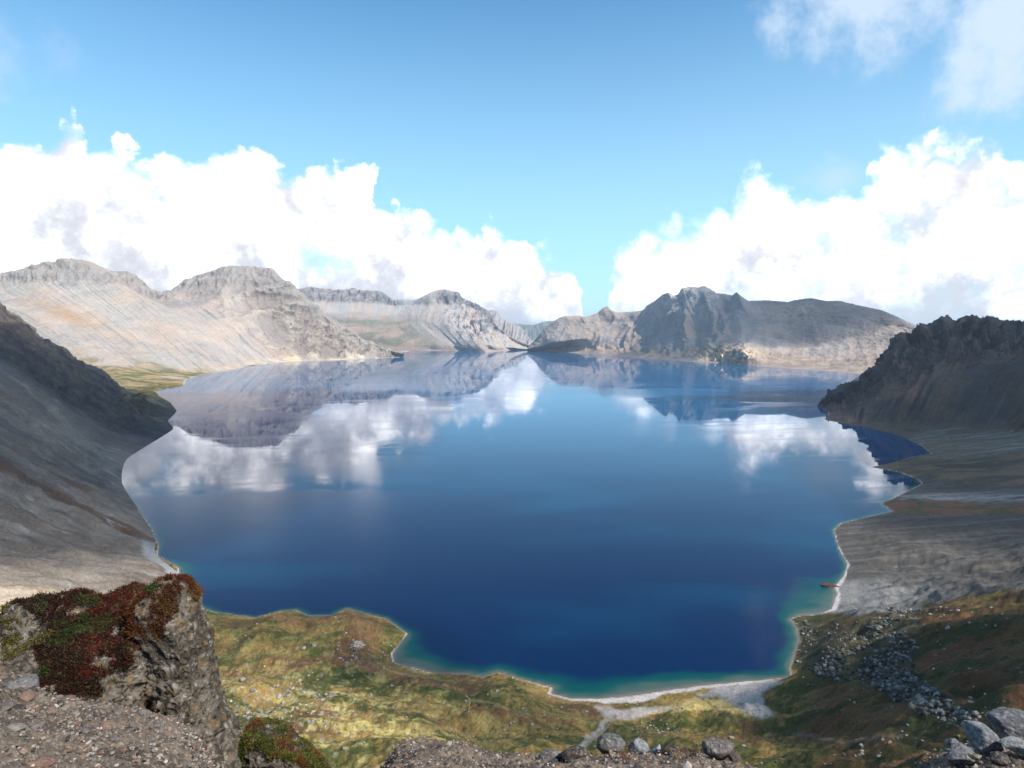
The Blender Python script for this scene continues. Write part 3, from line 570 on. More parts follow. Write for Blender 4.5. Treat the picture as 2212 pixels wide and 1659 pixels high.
    fs = fbm(x/160, y/9, 3, 5, .65); fs2 = fbm(x/60, y/4, 5, 4, .65)
    fc = lerp(col(.070,.064,.056), col(.115,.106,.095), ss(fs, -.2, .3)); fc = lerp(fc, col(.07,.065,.055), ss(fs2, .1, .5)*.6)
    lg_ = np.exp(-((X-1840)/150)**2 - ((Y-1290)/30)**2); fc = lerp(fc, col(.24,.23,.215), np.clip(lg_*1.2*(.6 + .8*ss(fs, -.3, .3)), 0, .85))
    g2 = np.exp(-((Y-1075)/9)**2)*ss(X, 1915, 1960); fc = lerp(fc, col(.30,.29,.28), np.clip(g2, 0, .9)*ss(fs2, -.5, .3))
    br = inp([(1895,1080),(2000,1079),(2100,1088),(2240,1092),(2500,1100),(2500,1118),(2212,1112),(2050,1112),(1930,1108)], 3); fc = lerp(fc, lerp(col(.17,.085,.05), col(.09,.08,.035), ss(n1, -.1, .2)), br*.9)
    br = inp([(1881,1009),(1930,997),(1990,985),(2100,985),(2212,975),(2500,960),(2500,1050),(2212,1052),(2000,1036)], 4); fc = lerp(fc, lerp(col(.17,.12,.07), col(.075,.068,.045), ss(fbm(x/90, y/25, 7, 5), -.2, .25)), br*.85)
    br = inp([(1990,990),(2011,978),(1960,940),(2212,880),(2500,860),(2500,960),(2212,975)], 6); fc = lerp(fc, lerp(col(.15,.12,.08), col(.22,.205,.17), ss(fs, -.1, .3)), br*.9)
    c = lerp(c, fc, fan)
    # washes, stream bed and triangular fan behind the near beach
    for poly, cc in (([(1285,1525),(1360,1530),(1470,1522),(1420,1545),(1375,1550),(1320,1552),(1300,1545)], col(.36,.32,.285)),
                     ([(1306,1552),(1320,1552),(1286,1590),(1256,1620),(1225,1650),(1218,1648),(1248,1612),(1279,1580)], col(.34,.30,.26)),
                     ([(1560,1482),(1640,1472),(1695,1468),(1640,1500),(1668,1545),(1640,1550),(1600,1535),(1550,1505),(1500,1500)], col(.36,.33,.31))):
        c = lerp(c, cc*1.0, inp(poly, 4)*.92)
    c = lerp(c, col(.58,.44,.17), inp([(1510,1505),(1560,1512),(1620,1545),(1540,1530),(1400,1548),(1470,1520)], 4)*.7)
    for pts_, wd_, cc, k_ in (([(866,1500),(880,1481),(900,1470),(884,1458),(850,1450)], 2.5, col(.36,.25,.10), .7), ([(900,1580),(950,1572),(985,1580),(1030,1600)], 3, col(.38,.26,.10), .75),
                       ([(940,1540),(962,1525),(984,1514),(1020,1511),(1100,1530)], 2.5, col(.34,.24,.10), .6), ([(860,1537),(900,1541),(960,1540)], 2, col(.36,.27,.12), .6),
                       ([(1500,1496),(1530,1518),(1566,1538),(1612,1562),(1680,1585)], 2.2, col(.10,.075,.055), .75), ([(1330,1550),(1300,1580),(1265,1612),(1230,1645)], 3, col(.30,.25,.19), .6),
                       ([(1700,1580),(1800,1600),(1950,1590)], 3, col(.20,.15,.12), .5), ([(1960,1322),(2060,1318),(2130,1298),(2212,1275)], 4, col(.035,.032,.028), .8)):
        dd = segdist(wx, wy, pts_, False); c = lerp(c, cc, (1 - ss(dd, wd_*.5, wd_*1.6))*k_)
    # beaches
    bw = .9 + 6.0*np.exp(-((X-1400)/260)**2 - ((Y-1500)/40)**2) + 3*np.exp(-((X-1800)/60)**2 - ((Y-1290)/50)**2)
    rocky = np.maximum(np.exp(-((X-1715)/40)**2 - ((Y-1390)/60)**2), np.exp(-((X-1090)/100)**2 - ((Y-1462)/30)**2))
    rocky = np.maximum(rocky, np.exp(-((X-750)/150)**2 - ((Y-1335)/50)**2))
    bm = (1 - ss(sd/(bw*np.clip(1 + .9*fbm(x/35, y/35, 31, 3), .3, 2)) + .25*n4, .7, 1.1))*(1 - .9*rocky); c = lerp(c, col(.50,.455,.42), bm*.95)
    c = lerp(c, col(.16,.13,.11), (1 - ss(sdw, -.3, .7))*.8)
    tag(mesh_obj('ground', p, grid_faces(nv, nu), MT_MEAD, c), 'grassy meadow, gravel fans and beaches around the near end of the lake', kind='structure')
    return (az[0], np.log(Dd[:, 0]), z, x, y, sd)
MT_MEAD = ground_mat('meadow_turf', 1.5, .9, var=.62, fine2=9)
GA, GL, GZ, GXX, GYY, GSD = build_ground()
def gz(x, y):                                   # height of the ground sheet
    u = (np.arctan2(x, y) - GA[0])/(GA[1] - GA[0]); v = (np.log(y) - GL[0])/(GL[1] - GL[0])
    i = np.clip(np.floor(v).astype(int), 0, GZ.shape[0]-2); j = np.clip(np.floor(u).astype(int), 0, GZ.shape[1]-2)
    fu, fv = np.clip(u - j, 0, 1), np.clip(v - i, 0, 1)
    return (GZ[i,j]*(1-fu) + GZ[i,j+1]*fu)*(1-fv) + (GZ[i+1,j]*(1-fu) + GZ[i+1,j+1]*fu)*fv
def on_ground(X, Y):                            # first hit of the sight line with the ground sheet
    a, b = (X - CX)/F, (CY - Y)/F; d = np.array([a, cos(PITCH) + b*sin(PITCH), -sin(PITCH) + b*cos(PITCH)])
    t = np.linspace(180, 1600, 3000); q = d[None, :]*t[:, None] + np.array([0, 0, H])
    hit = np.nonzero(q[:, 2] < gz(q[:, 0], q[:, 1]))[0]
    return q[hit[0]] if len(hit) else P3(X, Y, z=5.0)

def base_sheet():                               # lower land running out to the horizon
    r = np.array([0, 3000, 6000, 9000, 14000, 30000, 60000.]); th = np.linspace(0, 2*pi, 73)[:-1]
    p = np.stack([r[:, None]*np.sin(th), r[:, None]*np.cos(th), np.full((len(r), 72), -45.)], -1)
    tag(mesh_obj('terrain', p, grid_faces(len(r), 72, True), MT_FAR, np.ones((len(r)*72, 3))*col(.10,.12,.07)), 'low land running out to the horizon', kind='structure')
base_sheet()

# ------------------------------------------------------------------ clouds overhead (out of the frame) that shade parts of the crater
def cloud(cx, cy, Hc, rx, ry, rot=0, dens=.018, thick=150, seed=0.0):
    """centre given as the middle of the shade on the ground"""
    mn = 'cloud_vapour' if dens > .01 else ('thin_cloud_vapour' if dens < .0045 else ('soft_cloud_vapour' if dens > .0062 else 'pale_cloud_vapour')); m = bpy.data.materials.get(mn)
    if not m:
        m = bpy.data.materials.new(mn); m.use_nodes = True; t = NT(m.node_tree); t.n.clear()
        v = t.new('ShaderNodeVolumePrincipled'); v.inputs['Color'].default_value = (1, 1, 1, 1); v.inputs['Density'].default_value = dens; v.inputs['Anisotropy'].default_value = .3
        o = t.new('ShaderNodeOutputMaterial'); t.l.new(v.outputs[0], o.inputs['Volume'])
    th = np.linspace(0, 2*pi, 97)[:-1][None, :]; ph = np.linspace(0.001, pi - .001, 41)[:, None]
    x, y, z = np.sin(ph)*np.cos(th), np.sin(ph)*np.sin(th), np.cos(ph)*np.ones_like(th)
    rr = 1 + .16*fbm(x*1.6 + seed, y*1.6, seed*2, 4)
    lump = 1 + .5*fbm(x*3, y*3, z*2 + seed, 4)
    rr = rr/(np.abs(np.cos(th))**4 + np.abs(np.sin(th))**4)**.25
    x2, y2 = x*rr*rx, y*rr*ry; c_, s_ = cos(rot), sin(rot)
    k = Hc/SDIR[2]
    p = np.stack([cx + SDIR[0]*k + x2*c_ - y2*s_, cy + SDIR[1]*k + x2*s_ + y2*c_, Hc + z*lump*thick], -1)
    v = p.reshape(-1, 3); me_f = grid_faces(41, 96, True).tolist()
    me = bpy.data.meshes.new('cloud'); me.from_pydata(v.tolist(), [], me_f + [list(range(96))[::-1], list(range(40*96, 41*96))]); me.materials.append(m); me.update()
    o = bpy.data.objects.new('cloud', me); C.objects.link(o)
    import bmesh; b_ = bmesh.new(); b_.from_mesh(me); bmesh.ops.recalc_face_normals(b_, faces=b_.faces); b_.to_mesh(me); b_.free()
    tag(o, 'drifting cloud overhead shading part of the crater', kind='structure')
for a in [(-800, 1262, 1500, 640, 835, 0, .0060, 150, 1.0),        # left scree and dark ridge
          (1090, 880, 1500, 740, 500, 0, .0065, 150, 5.0),         # gravel plain on the right
          (1240, 1560, 1750, 640, 560, 0, .0065, 150, 8.0),       # dark craggy hill
          (306, 218, 1400, 190, 116, .1, .03, 130, 3.0),         # heath at bottom right
          (-4, 296, 1400, 52, 40, 0, .0066, 120, 11.0), (-125, 404, 1400, 74, 20, .3, .0066, 100, 13.0),   # small shades on the meadow
          (1560, 4520, 5200, 900, 560, .1, .0044, 150, 6.0)]:      # range across the lake
    cloud(*a)

# ------------------------------------------------------------------ stones
def sphere_grid(nu, nv):
    th = np.linspace(0, 2*pi, nu + 1)[:-1][None, :]; ph = np.linspace(0.012, pi - .012, nv)[:, None]
    return np.stack([np.sin(ph)*np.cos(th), np.sin(ph)*np.sin(th), np.cos(ph)*np.ones_like(th)], -1)
def stone_shape(nu, nv, seed, cuts=13, rnd=10.0, rough=.05, sc=(1, 1, .7)):
    """angular boulder: soft intersection of random planes, then weathered"""
    r_ = np.random.default_rng(seed); d = sphere_grid(nu, nv)
    n = r_.normal(size=(cuts, 3)); n /= np.linalg.norm(n, axis=1)[:, None]; k = r_.uniform(.62, 1.0, cuts)
    q = np.clip(np.einsum('ijk,lk->ijl', d, n), 0.02, None)/k
    r = 1/((q**rnd).sum(-1))**(1/rnd)
    r = np.minimum(r, 1.25)
    r = r*(1 + rough*fbm(d[..., 0]*3 + seed, d[..., 1]*3, d[..., 2]*3, 5) - rough*.8*ridged(d[..., 0]*5, d[..., 1]*5 + seed, d[..., 2]*5, 4))
    return d*r[..., None]*np.array(sc)
def stone_mat(name, fine=.05, bump=.02):
    return ground_mat(name, fine, bump, var=.55, fine2=fine*5)
MT_ROCK = stone_mat('weathered_rock', .038, .03); MT_BLD = stone_mat('meadow_boulder_rock', .5, .2)
def rotz(p, a): c, s_ = cos(a), sin(a); return np.stack([p[..., 0]*c - p[..., 1]*s_, p[..., 0]*s_ + p[..., 1]*c, p[..., 2]], -1)
def roty(p, a): c, s_ = cos(a), sin(a); return np.stack([p[..., 0]*c + p[..., 2]*s_, p[..., 1], -p[..., 0]*s_ + p[..., 2]*c], -1)
def rock_cols(p, base, lichen=.25, k=1.0, seed=0):
    x, y, z = p[..., 0]*k, p[..., 1]*k, p[..., 2]*k
    n = fbm(x*2, y*2, z*2 + seed, 5); n2 = fbm(x*9, y*9, z*9 + seed, 4)
    c = lerp(np.asarray(base)*.72, np.asarray(base)*1.3, ss(n + .5*n2, -.4, .4))
    c = lerp(c, col(.42, .42, .38), ss(n2 - .4*n, .22, .45)*lichen); return c
SUNK = .18
def boulder(X, Y, Dm, wP, hP, base, label, seed, tilt=0.0, lichen=.3, cat='boulder', name='boulder', mat=None, moss=None, group=None, rnd=10, depth=.8, rot=None):
    c0 = P3(X, Y + hP*.5, D=Dm); m = Dm/F*1.06
    w_, h_ = wP*m*.56, hP*m*.60
    p = stone_shape(96, 60, seed, sc=(1, depth, 1), rnd=rnd); p = rotz(p, seed*1.7 if rot is None else rot)
    p = p*np.array([w_/abs(p[..., 0]).max(), w_*depth/abs(p[..., 1]).max(), h_/abs(p[..., 2]).max()]); p = roty(p, tilt)
    o = mesh_obj(name, p, grid_faces(60, 96, True), mat or MT_ROCK, rock_cols(p, np.array(base)*.55, lichen, 1/max(w_, .01)*.7, seed))
    o.location = (c0[0], c0[1], c0[2] + h_*.62); tag(o, label, cat, group)
    return o, p

# ------------------------------------------------------------------ ledge the photographer stands on
def build_ledge():
    e = [(-500,1430,8.5),(-100,1450,8.5),(0,1462,8.4),(60,1480,8.2),(110,1502,8.0),(170,1520,7.9),(240,1530,7.8),(320,1545,7.7),(380,1560,7.6),(425,1600,7.3),(455,1650,7.0),(480,1700,6.8),(560,1760,7),(700,1760,8),(790,1710,9),(835,1650,9.6),(855,1618,10),(880,1606,10.2),
         (930,1606,10),(1000,1606,9.8),(1040,1622,9.5),(1075,1634,9.2),(1130,1636,9),(1200,1640,8.8),(1290,1634,8.8),(1400,1634,8.8),(1500,1636,8.8),(1590,1650,8.6),(1650,1680,8.4),(1800,1720,8),(1960,1690,7.5),(2020,1640,7.4),(2080,1618,7.3),(2140,1604,7.3),(2212,1598,7.3),(2320,1580,7.3),(2700,1560,7)]
    edge = [D(*q) for q in e]
    def off(dn, dz, base): return [(X, Y, np.array([p[0]*(p[1] + dn)/p[1], p[1] + dn, p[2] + dz])) for X, Y, p in base]
    near = [(X, Y, np.array([p[0]*.70, p[1]*.70, p[2] + (198.1 - p[2])*.34])) for X, Y, p in edge]
    near2 = [(X, Y, np.array([p[0]*.36, p[1]*.36, p[2] + (198.1 - p[2])*.76])) for X, Y, p in edge]
    foot = [(X, Y, np.array([p[0]*.2, -.6, 198.3])) for X, Y, p in edge]; back = [(X, Y, np.array([p[0]*2, -9, 199.2])) for X, Y, p in edge]
    rows = [off(9, -11, edge), off(3.0, -5.0, edge), off(.7, -.7, edge), edge, near, near2, foot, back]
    nu, nv = 1300, 520
    p, U, V = loft(rows, nu, nv, [0, .12, .2, .26, .6, .8, .92, 1.0]); x, y, z = p[..., 0], p[..., 1], p[..., 2]
    rmp = ss(V, .0, .1)
    p[..., 2] += rmp*(fbm(x*1.1, y*1.1, 0, 5)*.10 + ridged(x*3.2, y*3.2, 0, 4)*.06 + fbm(x*14, y*14, 0, 4)*.022)
    c = lerp(col(.17,.130,.095), col(.09,.068,.052), ss(fbm(x*.9, y*1.4, 2, 5), -.2, .3)); n = fbm(x*26, y*26, 1, 4, .7)
    c = lerp(c, col(.36,.30,.25), ss(n, .1, .5)*.7); c = lerp(c, col(.05,.04,.033), ss(-n, .15, .5)*.7)
    tag(mesh_obj('gravel_ledge', p, grid_faces(nv, nu), MT_LEDGE, c), 'stony ledge of grit and gravel along the bottom of the view', kind='structure')
    # grit lying on it, too much to count
    N = 26000; r_ = np.random.default_rng(5); cdf_j = r_.integers(2, nu-2, N); cdf_i = (r_.uniform(.17, .84, N)*nv).astype(int)
    q = p[cdf_i, cdf_j] + r_.normal(size=(N, 3))*np.array([.03, .03, 0])
    size = .008 + .018*r_.power(.35, N)*.9; big = r_.random(N) < .035; size[big] *= r_.uniform(1.6, 2.8, big.sum())
    N3 = 420; qi = (r_.uniform(.2, .8, N3)*nv).astype(int); qj = r_.integers(2, nu-2, N3); g_ = fbm(p[qi, qj, 0]*1.2, p[qi, qj, 1]*1.2, 4, 3) > -.05
    scatter('rubble', p[qi, qj][g_], (.03 + .075*r_.random(N3)**3)[g_], MT_ROCK, r_, [col(.20,.165,.13), col(.12,.10,.085), col(.27,.24,.21), col(.07,.06,.055), col(.19,.12,.09)], 'broken stones half sunk in the gravel', .6, .35)
    scatter('gravel', q, size, MT_ROCK, r_, [col(.25,.205,.165), col(.15,.12,.10), col(.38,.33,.28), col(.075,.065,.058), col(.24,.14,.10), col(.17,.16,.155)], 'loose grit and pebbles strewn over the ledge', .55)

def scatter(name, pos, size, mat, r_, pal, label, flat=.65, sink=.2, kind='stuff'):
    """many small angular stones joined in one mesh"""
    t = (1 + 5**.5)/2
    v = np.array([(-1,t,0),(1,t,0),(-1,-t,0),(1,-t,0),(0,-1,t),(0,1,t),(0,-1,-t),(0,1,-t),(t,0,-1),(t,0,1),(-t,0,-1),(-t,0,1)], float); v /= np.linalg.norm(v[0])
    f = np.array([(0,11,5),(0,5,1),(0,1,7),(0,7,10),(0,10,11),(1,5,9),(5,11,4),(11,10,2),(10,7,6),(7,1,8),(3,9,4),(3,4,2),(3,2,6),(3,6,8),(3,8,9),(4,9,5),(2,4,11),(6,2,10),(8,6,7),(9,8,1)])
    N = len(pos); vv = np.repeat(v[None], N, 0)*(1 + r_.uniform(-.33, .33, (N, 12, 1)))
    vv = vv*np.stack([r_.uniform(.8, 1.35, N), r_.uniform(.7, 1.1, N), r_.uniform(.75, 1.1, N)*flat], -1)[:, None, :]
    a = r_.uniform(0, 2*pi, N); b = r_.normal(0, .35, N); ca, sa, cb, sb = np.cos(a)[:, None], np.sin(a)[:, None], np.cos(b)[:, None], np.sin(b)[:, None]
    x, z = vv[..., 0]*cb + vv[..., 2]*sb, -vv[..., 0]*sb + vv[..., 2]*cb; y = vv[..., 1]
    vv = np.stack([x*ca - y*sa, x*sa + y*ca, z], -1)*size[:, None, None] + pos[:, None, :] + np.array([0, 0, 1])*(size*(flat - sink))[:, None, None]
    ff = (f[None] + 12*np.arange(N)[:, None, None]).reshape(-1, 3)
    pal = np.array(pal); cc = pal[r_.integers(0, len(pal), N)]*r_.uniform(.75, 1.3, (N, 1)); cc = np.repeat(cc[:, None], 12, 1)
    o = mesh_obj(name, vv.reshape(-1, 3), ff, mat, cc.reshape(-1, 3), smooth=False); tag(o, label, kind=kind); return o
MT_LEDGE = ground_mat('ledge_grit', .035, .02, var=.6, fine2=.16)
build_ledge()

# ------------------------------------------------------------------ tufts of heath plants on rock
def leaf_mat():
    m = bpy.data.materials.new('heath_leaf'); m.use_nodes = True; t = NT(m.node_tree); b = t.n['Principled BSDF']
    at = t.new('ShaderNodeAttribute', attribute_name='Col'); t.l.new(at.outputs['Color'], b.inputs['Base Color'])
    b.inputs['Roughness'].default_value = .8; b.inputs['Specular IOR Level'].default_value = .15; return m
MT_LEAF = leaf_mat()
def tufts(name, pos, nrm, cols_, size, parent, r_, leaves=7, label=None):
    N = len(pos); K = leaves
    base = np.repeat(pos[:, None], K, 1) + r_.normal(size=(N, K, 3))*size*.7
    d = np.repeat(nrm[:, None], K, 1)*.8 + r_.normal(size=(N, K, 3))*.75; d /= np.linalg.norm(d, axis=-1, keepdims=True)
    sd_ = np.cross(d, r_.normal(size=(N, K, 3))); sd_ /= np.linalg.norm(sd_, axis=-1, keepdims=True) + 1e-6
    L = size*r_.uniform(.4, 1.7, (N, K, 1)); Wd = L*.17
    a = base; m1 = base + d*L*.5 + sd_*Wd; m2 = base + d*L*.5 - sd_*Wd; tip = base + d*L
    v = np.stack([a, m1, tip, m2], 2).reshape(-1, 3)
    cc = np.repeat(np.repeat((cols_[:, None]*r_.uniform(.55, 1.5, (N, K, 1)))[:, :, None], 4, 2).reshape(-1, 3)[:, :], 1, 0)
    o = mesh_obj(name, v, np.arange(len(v)).reshape(-1, 4), MT_LEAF, cc, parent=parent, smooth=False)
    if label: o['label'] = label
    return o
def empty(name, loc):
    o = bpy.data.objects.new(name, None); o.location = loc; o.empty_display_size = .3; C.objects.link(o); return o

def outcrop():
    root = empty('rock_outcrop', (0, 0, 0)); tag(root, 'tall grey rock outcrop capped with dark red and green heath', 'rock outcrop')
    r_ = np.random.default_rng(21)
    top = [D(-260,1350,9.6),D(-60,1352,9.6),D(0,1341,9.6),D(12,1333,9.6),D(22,1319,9.6),D(36,1308,9.6),D(50,1308,9.6),D(63,1315,9.6),D(78,1307,9.7),D(90,1301,9.7),D(110,1299,9.7),D(131,1295,9.8),D(150,1288,9.8),D(167,1282,9.9),D(191,1282,9.9),D(206,1287,9.9),D(222,1299,9.9),D(232,1302,9.9),D(246,1294,9.9),D(262,1289,10),D(285,1275,10),D(301,1266,10),D(312,1268,10.3),D(324,1275,11)]
    m1 = [D(-260,1410,8.9),D(0,1395,8.9),D(100,1365,9.1),D(180,1352,9.2),D(240,1360,9.3),D(286,1345,9.3),D(304,1362,9.4),D(326,1380,11.4)]
    m2 = [D(-260,1450,8.4),D(0,1440,8.4),D(90,1430,8.5),D(180,1430,8.6),D(250,1430,8.75),D(290,1425,8.9),D(305,1430,9.1),D(332,1435,11.4)]
    m3 = [D(-260,1480,8.1),D(0,1475,8.1),D(70,1485,8.15),D(160,1490,8.3),D(230,1495,8.5),D(290,1490,8.8),D(308,1495,9.0),D(340,1497,11.2)]
    m4 = [D(-260,1560,7.8),D(0,1560,7.8),D(80,1565,7.8),D(170,1570,8.05),D(230,1575,8.3),D(300,1590,8.65),D(322,1592,8.8),D(350,1592,11)]
    bk = [(X, Y, p + np.array([0, 2.2, -3.0])) for X, Y, p in top]
    nu, nv = 620, 420
    p, U, V = loft([bk, top, m1, m2, m3, m4], nu, nv, [0, .16, .42, .64, .82, 1.0]); n = grid_normals(p); x, y, z = p[..., 0], p[..., 1], p[..., 2]
    X, Y = proj(p)
    hh = ss(X, 215, 250)*ss(Y, 1420, 1450)
    d = fbm(x*1.3, y*1.3, z*1.3, 5)*.13 + (ridged(x*3, y*3, z*3, 5) - .4)*.10 + hh*(ridged(x*7, y*7, z*7, 4) - .4)*.10
    p = p + n*(d*ss(V, .16, .24)*.9 + .03*fbm(x*5, y*5, z*5, 3))[..., None]
    X, Y = proj(p); n = grid_normals(p)
    c = rock_face_cols(p)
    wallrock = mesh_obj('rock_wall', p, grid_faces(nv, nu), MT_ROCK, c, parent=root)
    # upright pillar
    lv = np.array([[1256,350,384],[1262,338,392],[1275,322,397],[1300,308,405],[1333,312,419],[1380,334,437],[1430,340,443],[1483,343,449],[1552,352,465],[1601,350,482],[1647,352,500],[1700,350,512],[1760,345,524],[1900,330,545]], float)
    nv2, nu2 = 460, 420; Yv = np.linspace(1256, 1880, nv2); xl = np.interp(Yv, lv[:, 0], lv[:, 1]); xr = np.interp(Yv, lv[:, 0], lv[:, 2])
    th = np.linspace(0, 2*pi, nu2 + 1)[:-1]; cs = np.sign(np.cos(th))*np.abs(np.cos(th))**.62; sn_ = np.sign(np.sin(th))*np.abs(np.sin(th))**.62
    L3, R3 = P3(xl, Yv, D=9.6), P3(xr, Yv, D=9.6); zc = (L3[:, 2] + R3[:, 2])/2; cx = (L3[:, 0] + R3[:, 0])/2; hw = (R3[:, 0] - L3[:, 0])/2
    q = np.stack([cx[:, None] + hw[:, None]*cs, 9.6 + (np.clip(hw*1.5, 0, .75)[:, None])*sn_, zc[:, None] + 0*cs], -1)
    rad = np.stack([cs*np.ones((nv2, 1)), sn_*np.ones((nv2, 1)), np.zeros((nv2, nu2))], -1)
    x, y, z = q[..., 0], q[..., 1], q[..., 2]
    d = fbm(x*2, y*2, z*1.6, 5)*.07 + (ridged(x*5, y*5, z*4, 5) - .35)*.07 + fbm(x*18, y*18, z*18, 3)*.014
    q = q + rad*d[..., None]; cap = q[0].mean(0) + np.array([0, 0, .04]); q = np.concatenate([np.repeat(cap[None, None], nu2, 1), q], 0)
    pc = rock_face_cols(q); mesh_obj('rock_pillar', q, grid_faces(nv2 + 1, nu2, True), MT_ROCK, pc, parent=root)
    # heath
    XX, YY = X.ravel(), Y.ravel(); P_ = p.reshape(-1, 3); N_ = n.reshape(-1, 3); Vr = V.ravel()
    f1 = fbm(P_[:, 0]*1.5, P_[:, 1]*1.5, P_[:, 2]*1.5, 4); f2 = fbm(P_[:, 0]*4, P_[:, 1]*4, P_[:, 2]*4 + 7, 4); f3 = fbm(P_[:, 0]*1.1 + 4, P_[:, 1]*1.1, P_[:, 2]*1.1 + 3, 4)
    poly = [(25,1300),(90,1285),(200,1270),(330,1240),(330,1330),(322,1390),(300,1400),(275,1440),(232,1450),(205,1475),(215,1500),(160,1520),(110,1505),(75,1475),(85,1440),(70,1400),(95,1360),(85,1330)]
    sdp = sdist(XX + 16*f1, YY + 14*f2, poly); keep = (sdp < 0) & (f2 > -.30 + .25*gn(P_[:, 0]*16, P_[:, 1]*16, P_[:, 2]*16)) & (Vr > .12); sparse = (sdp > 0) & (sdp < 60) & (f1 > .12)
    def pick(mask, cnt): i = np.nonzero(mask)[0]; return r_.choice(i, min(cnt, len(i)), replace=False)
    RED, DRED, GRN, OLV, RST = col(.085,.010,.007), col(.026,.007,.006), col(.030,.046,.010), col(.10,.085,.018), col(.085,.028,.009)
    i = pick(keep, 17000); cc = lerp(DRED, RED, ss(f1[i] - f2[i]*.6, -.15, .4)); cc = lerp(cc, RST, ss(XX[i], 265, 300)*.85)
    g = (f3[i]*.6 + .9*f2[i] > .34) | (np.exp(-((XX[i]-190)/35)**2 - ((YY[i]-1300)/16)**2) > .45) | (np.exp(-((XX[i]-185)/14)**2 - ((YY[i]-1340)/30)**2) > .5); g = (g ^ (r_.random(len(i)) < .13)) & (XX[i] < 285)
    o = (XX[i] < 125) & (f1[i] > -.05) & (YY[i] < 1400) & (YY[i] > 1350)
    cc = lerp(cc, col(.045,.036,.016), (r_.random(len(i)) < .22)*.85); a = i[~g & ~o]; tufts('heather', P_[a], N_[a], cc[~g & ~o], .030, root, r_, label='dark red and rust heath')
    tufts('moss', P_[i[g]], N_[i[g]], lerp(GRN, col(.055,.045,.018), ss(f1[i[g]] + r_.normal(size=g.sum())*.2, -.1, .4)), .028, root, r_, label='green cushion plants')
    b = np.concatenate([i[o], pick(sparse, 1300)]); tufts('dry_grass', P_[b], N_[b], np.repeat(OLV[None], len(b), 0)*r_.uniform(.4, 1.1, (len(b), 1)), .030, root, r_, label='olive yellow grass tufts')
    Q = q.reshape(-1, 3); RN = np.concatenate([np.repeat([[[0, 0, 1.]]], nu2, 1), rad], 0).reshape(-1, 3) + np.array([0, 0, .6]); QX, QY = proj(Q)
    h1 = fbm(Q[:, 0]*4, Q[:, 1]*4, Q[:, 2]*4, 4); lim = 1372 - ss(QX, 345, 400)*95 + 45*h1
    kk = pick((QY < lim) & (h1 > -.35), 5200); cq = lerp(col(.070,.020,.007), col(.095,.045,.013), ss(h1[kk], -.1, .3)); cq = lerp(cq, GRN, (np.exp(-((QX[kk]-322)/22)**2 - ((QY[kk]-1268)/12)**2) > .35)*1.0)
    tufts('heather', Q[kk], RN[kk], cq, .030, root, r_, label='rust brown heath draped over the top of the pillar')
def rock_face_cols(p):
    x, y, z = p[..., 0], p[..., 1], p[..., 2]; n = fbm(x*2, y*2, z*2, 5); n2 = fbm(x*11, y*11, z*9, 5, .65); n3 = ridged(x*6, y*6, z*6, 4)
    c = lerp(col(.070,.057,.042), col(.145,.122,.095), ss(n + .4*n2, -.25, .3)); c = lerp(c, col(.30,.28,.25), ss(n2, .22, .47)*.7)
    c = lerp(c, col(.025,.022,.02), ss(-n2, .16, .36)*.9); c = lerp(c, col(.20,.13,.065), ss(fbm(x*5, y*5, z*5 + 9, 4), .25, .45)*.5)
    ck = np.abs(fbm(x*1.7 + .2*n2, y*1.7, z*1.1 + 3, 3)) + .5*np.abs(fbm(x*.9, y*.9 + .15*n2, z*.5 + 6, 2)); c = lerp(c, col(.02,.018,.015), (1 - ss(ck, .015, .07))*.85); return c
outcrop()

def mossy_slab():
    root = empty('mossy_boulder', (0, 0, 0)); tag(root, 'big tilted boulder with olive moss on its top below the tall outcrop', 'boulder')
    r_ = np.random.default_rng(4)
    # tilted wedge: mossy upper side falls to the right, dark bare front
    top = [D(526,1640,7.7),D(534,1600,7.9),D(543,1574,8.1),D(560,1566,8.3),D(583,1554,8.5),D(600,1560,8.5),D(622,1573,8.4),D(648,1600,8.3),D(676,1625,8.2),D(700,1648,8.0),D(708,1672,7.9)]
    brow = [D(524,1650,7.5),D(530,1630,7.5),D(540,1610,7.5),D(556,1608,7.5),D(580,1620,7.45),D(605,1630,7.4),D(640,1642,7.4),D(670,1650,7.4),D(690,1658,7.4),D(702,1668,7.5),D(708,1680,7.6)]
    low = [D(518,1700,7.5),D(526,1680,7.5),D(540,1690,7.45),D(560,1720,7.4),D(590,1740,7.4),D(640,1740,7.4),D(680,1740,7.4),D(710,1740,7.5)]
    low2 = [(X, Y, p + np.array([0, 0, -1.2])) for X, Y, p in low]; bk = [(X, Y, p + np.array([.05, 1.0, -1.6])) for X, Y, p in top]
    nu, nv = 300, 300; p, U, V = loft([bk, top, brow, low, low2], nu, nv, [0, .18, .52, .8, 1.0]); n = grid_normals(p); x, y, z = p[..., 0], p[..., 1], p[..., 2]
    d = fbm(x*3, y*3, z*3, 5)*.05 + (ridged(x*6, y*6, z*6, 4) - .4)*.05; p = p + n*(d*ss(V, .17, .24))[..., None]
    mesh_obj('rock', p, grid_faces(nv, nu), MT_ROCK, rock_face_cols(p)*.75, parent=root)
    n = grid_normals(p); m = (V > .15) & (V < .55 + .05*fbm(x*5, y*5, 1, 3)) & (fbm(x*5, y*5, z*5, 4) > -.22); i = r_.choice(np.nonzero(m.ravel())[0], 6500)
    P_ = p.reshape(-1, 3)[i]; f = fbm(P_[:, 0]*4, P_[:, 1]*4, P_[:, 2]*4 + 2, 4)
    cc = lerp(col(.10,.09,.018), col(.045,.055,.011), ss(f, -.1, .25)); cc = lerp(cc, col(.10,.035,.012), ss(-f, .1, .3))
    tufts('moss', P_, n.reshape(-1, 3)[i], cc, .022, root, r_)
mossy_slab()

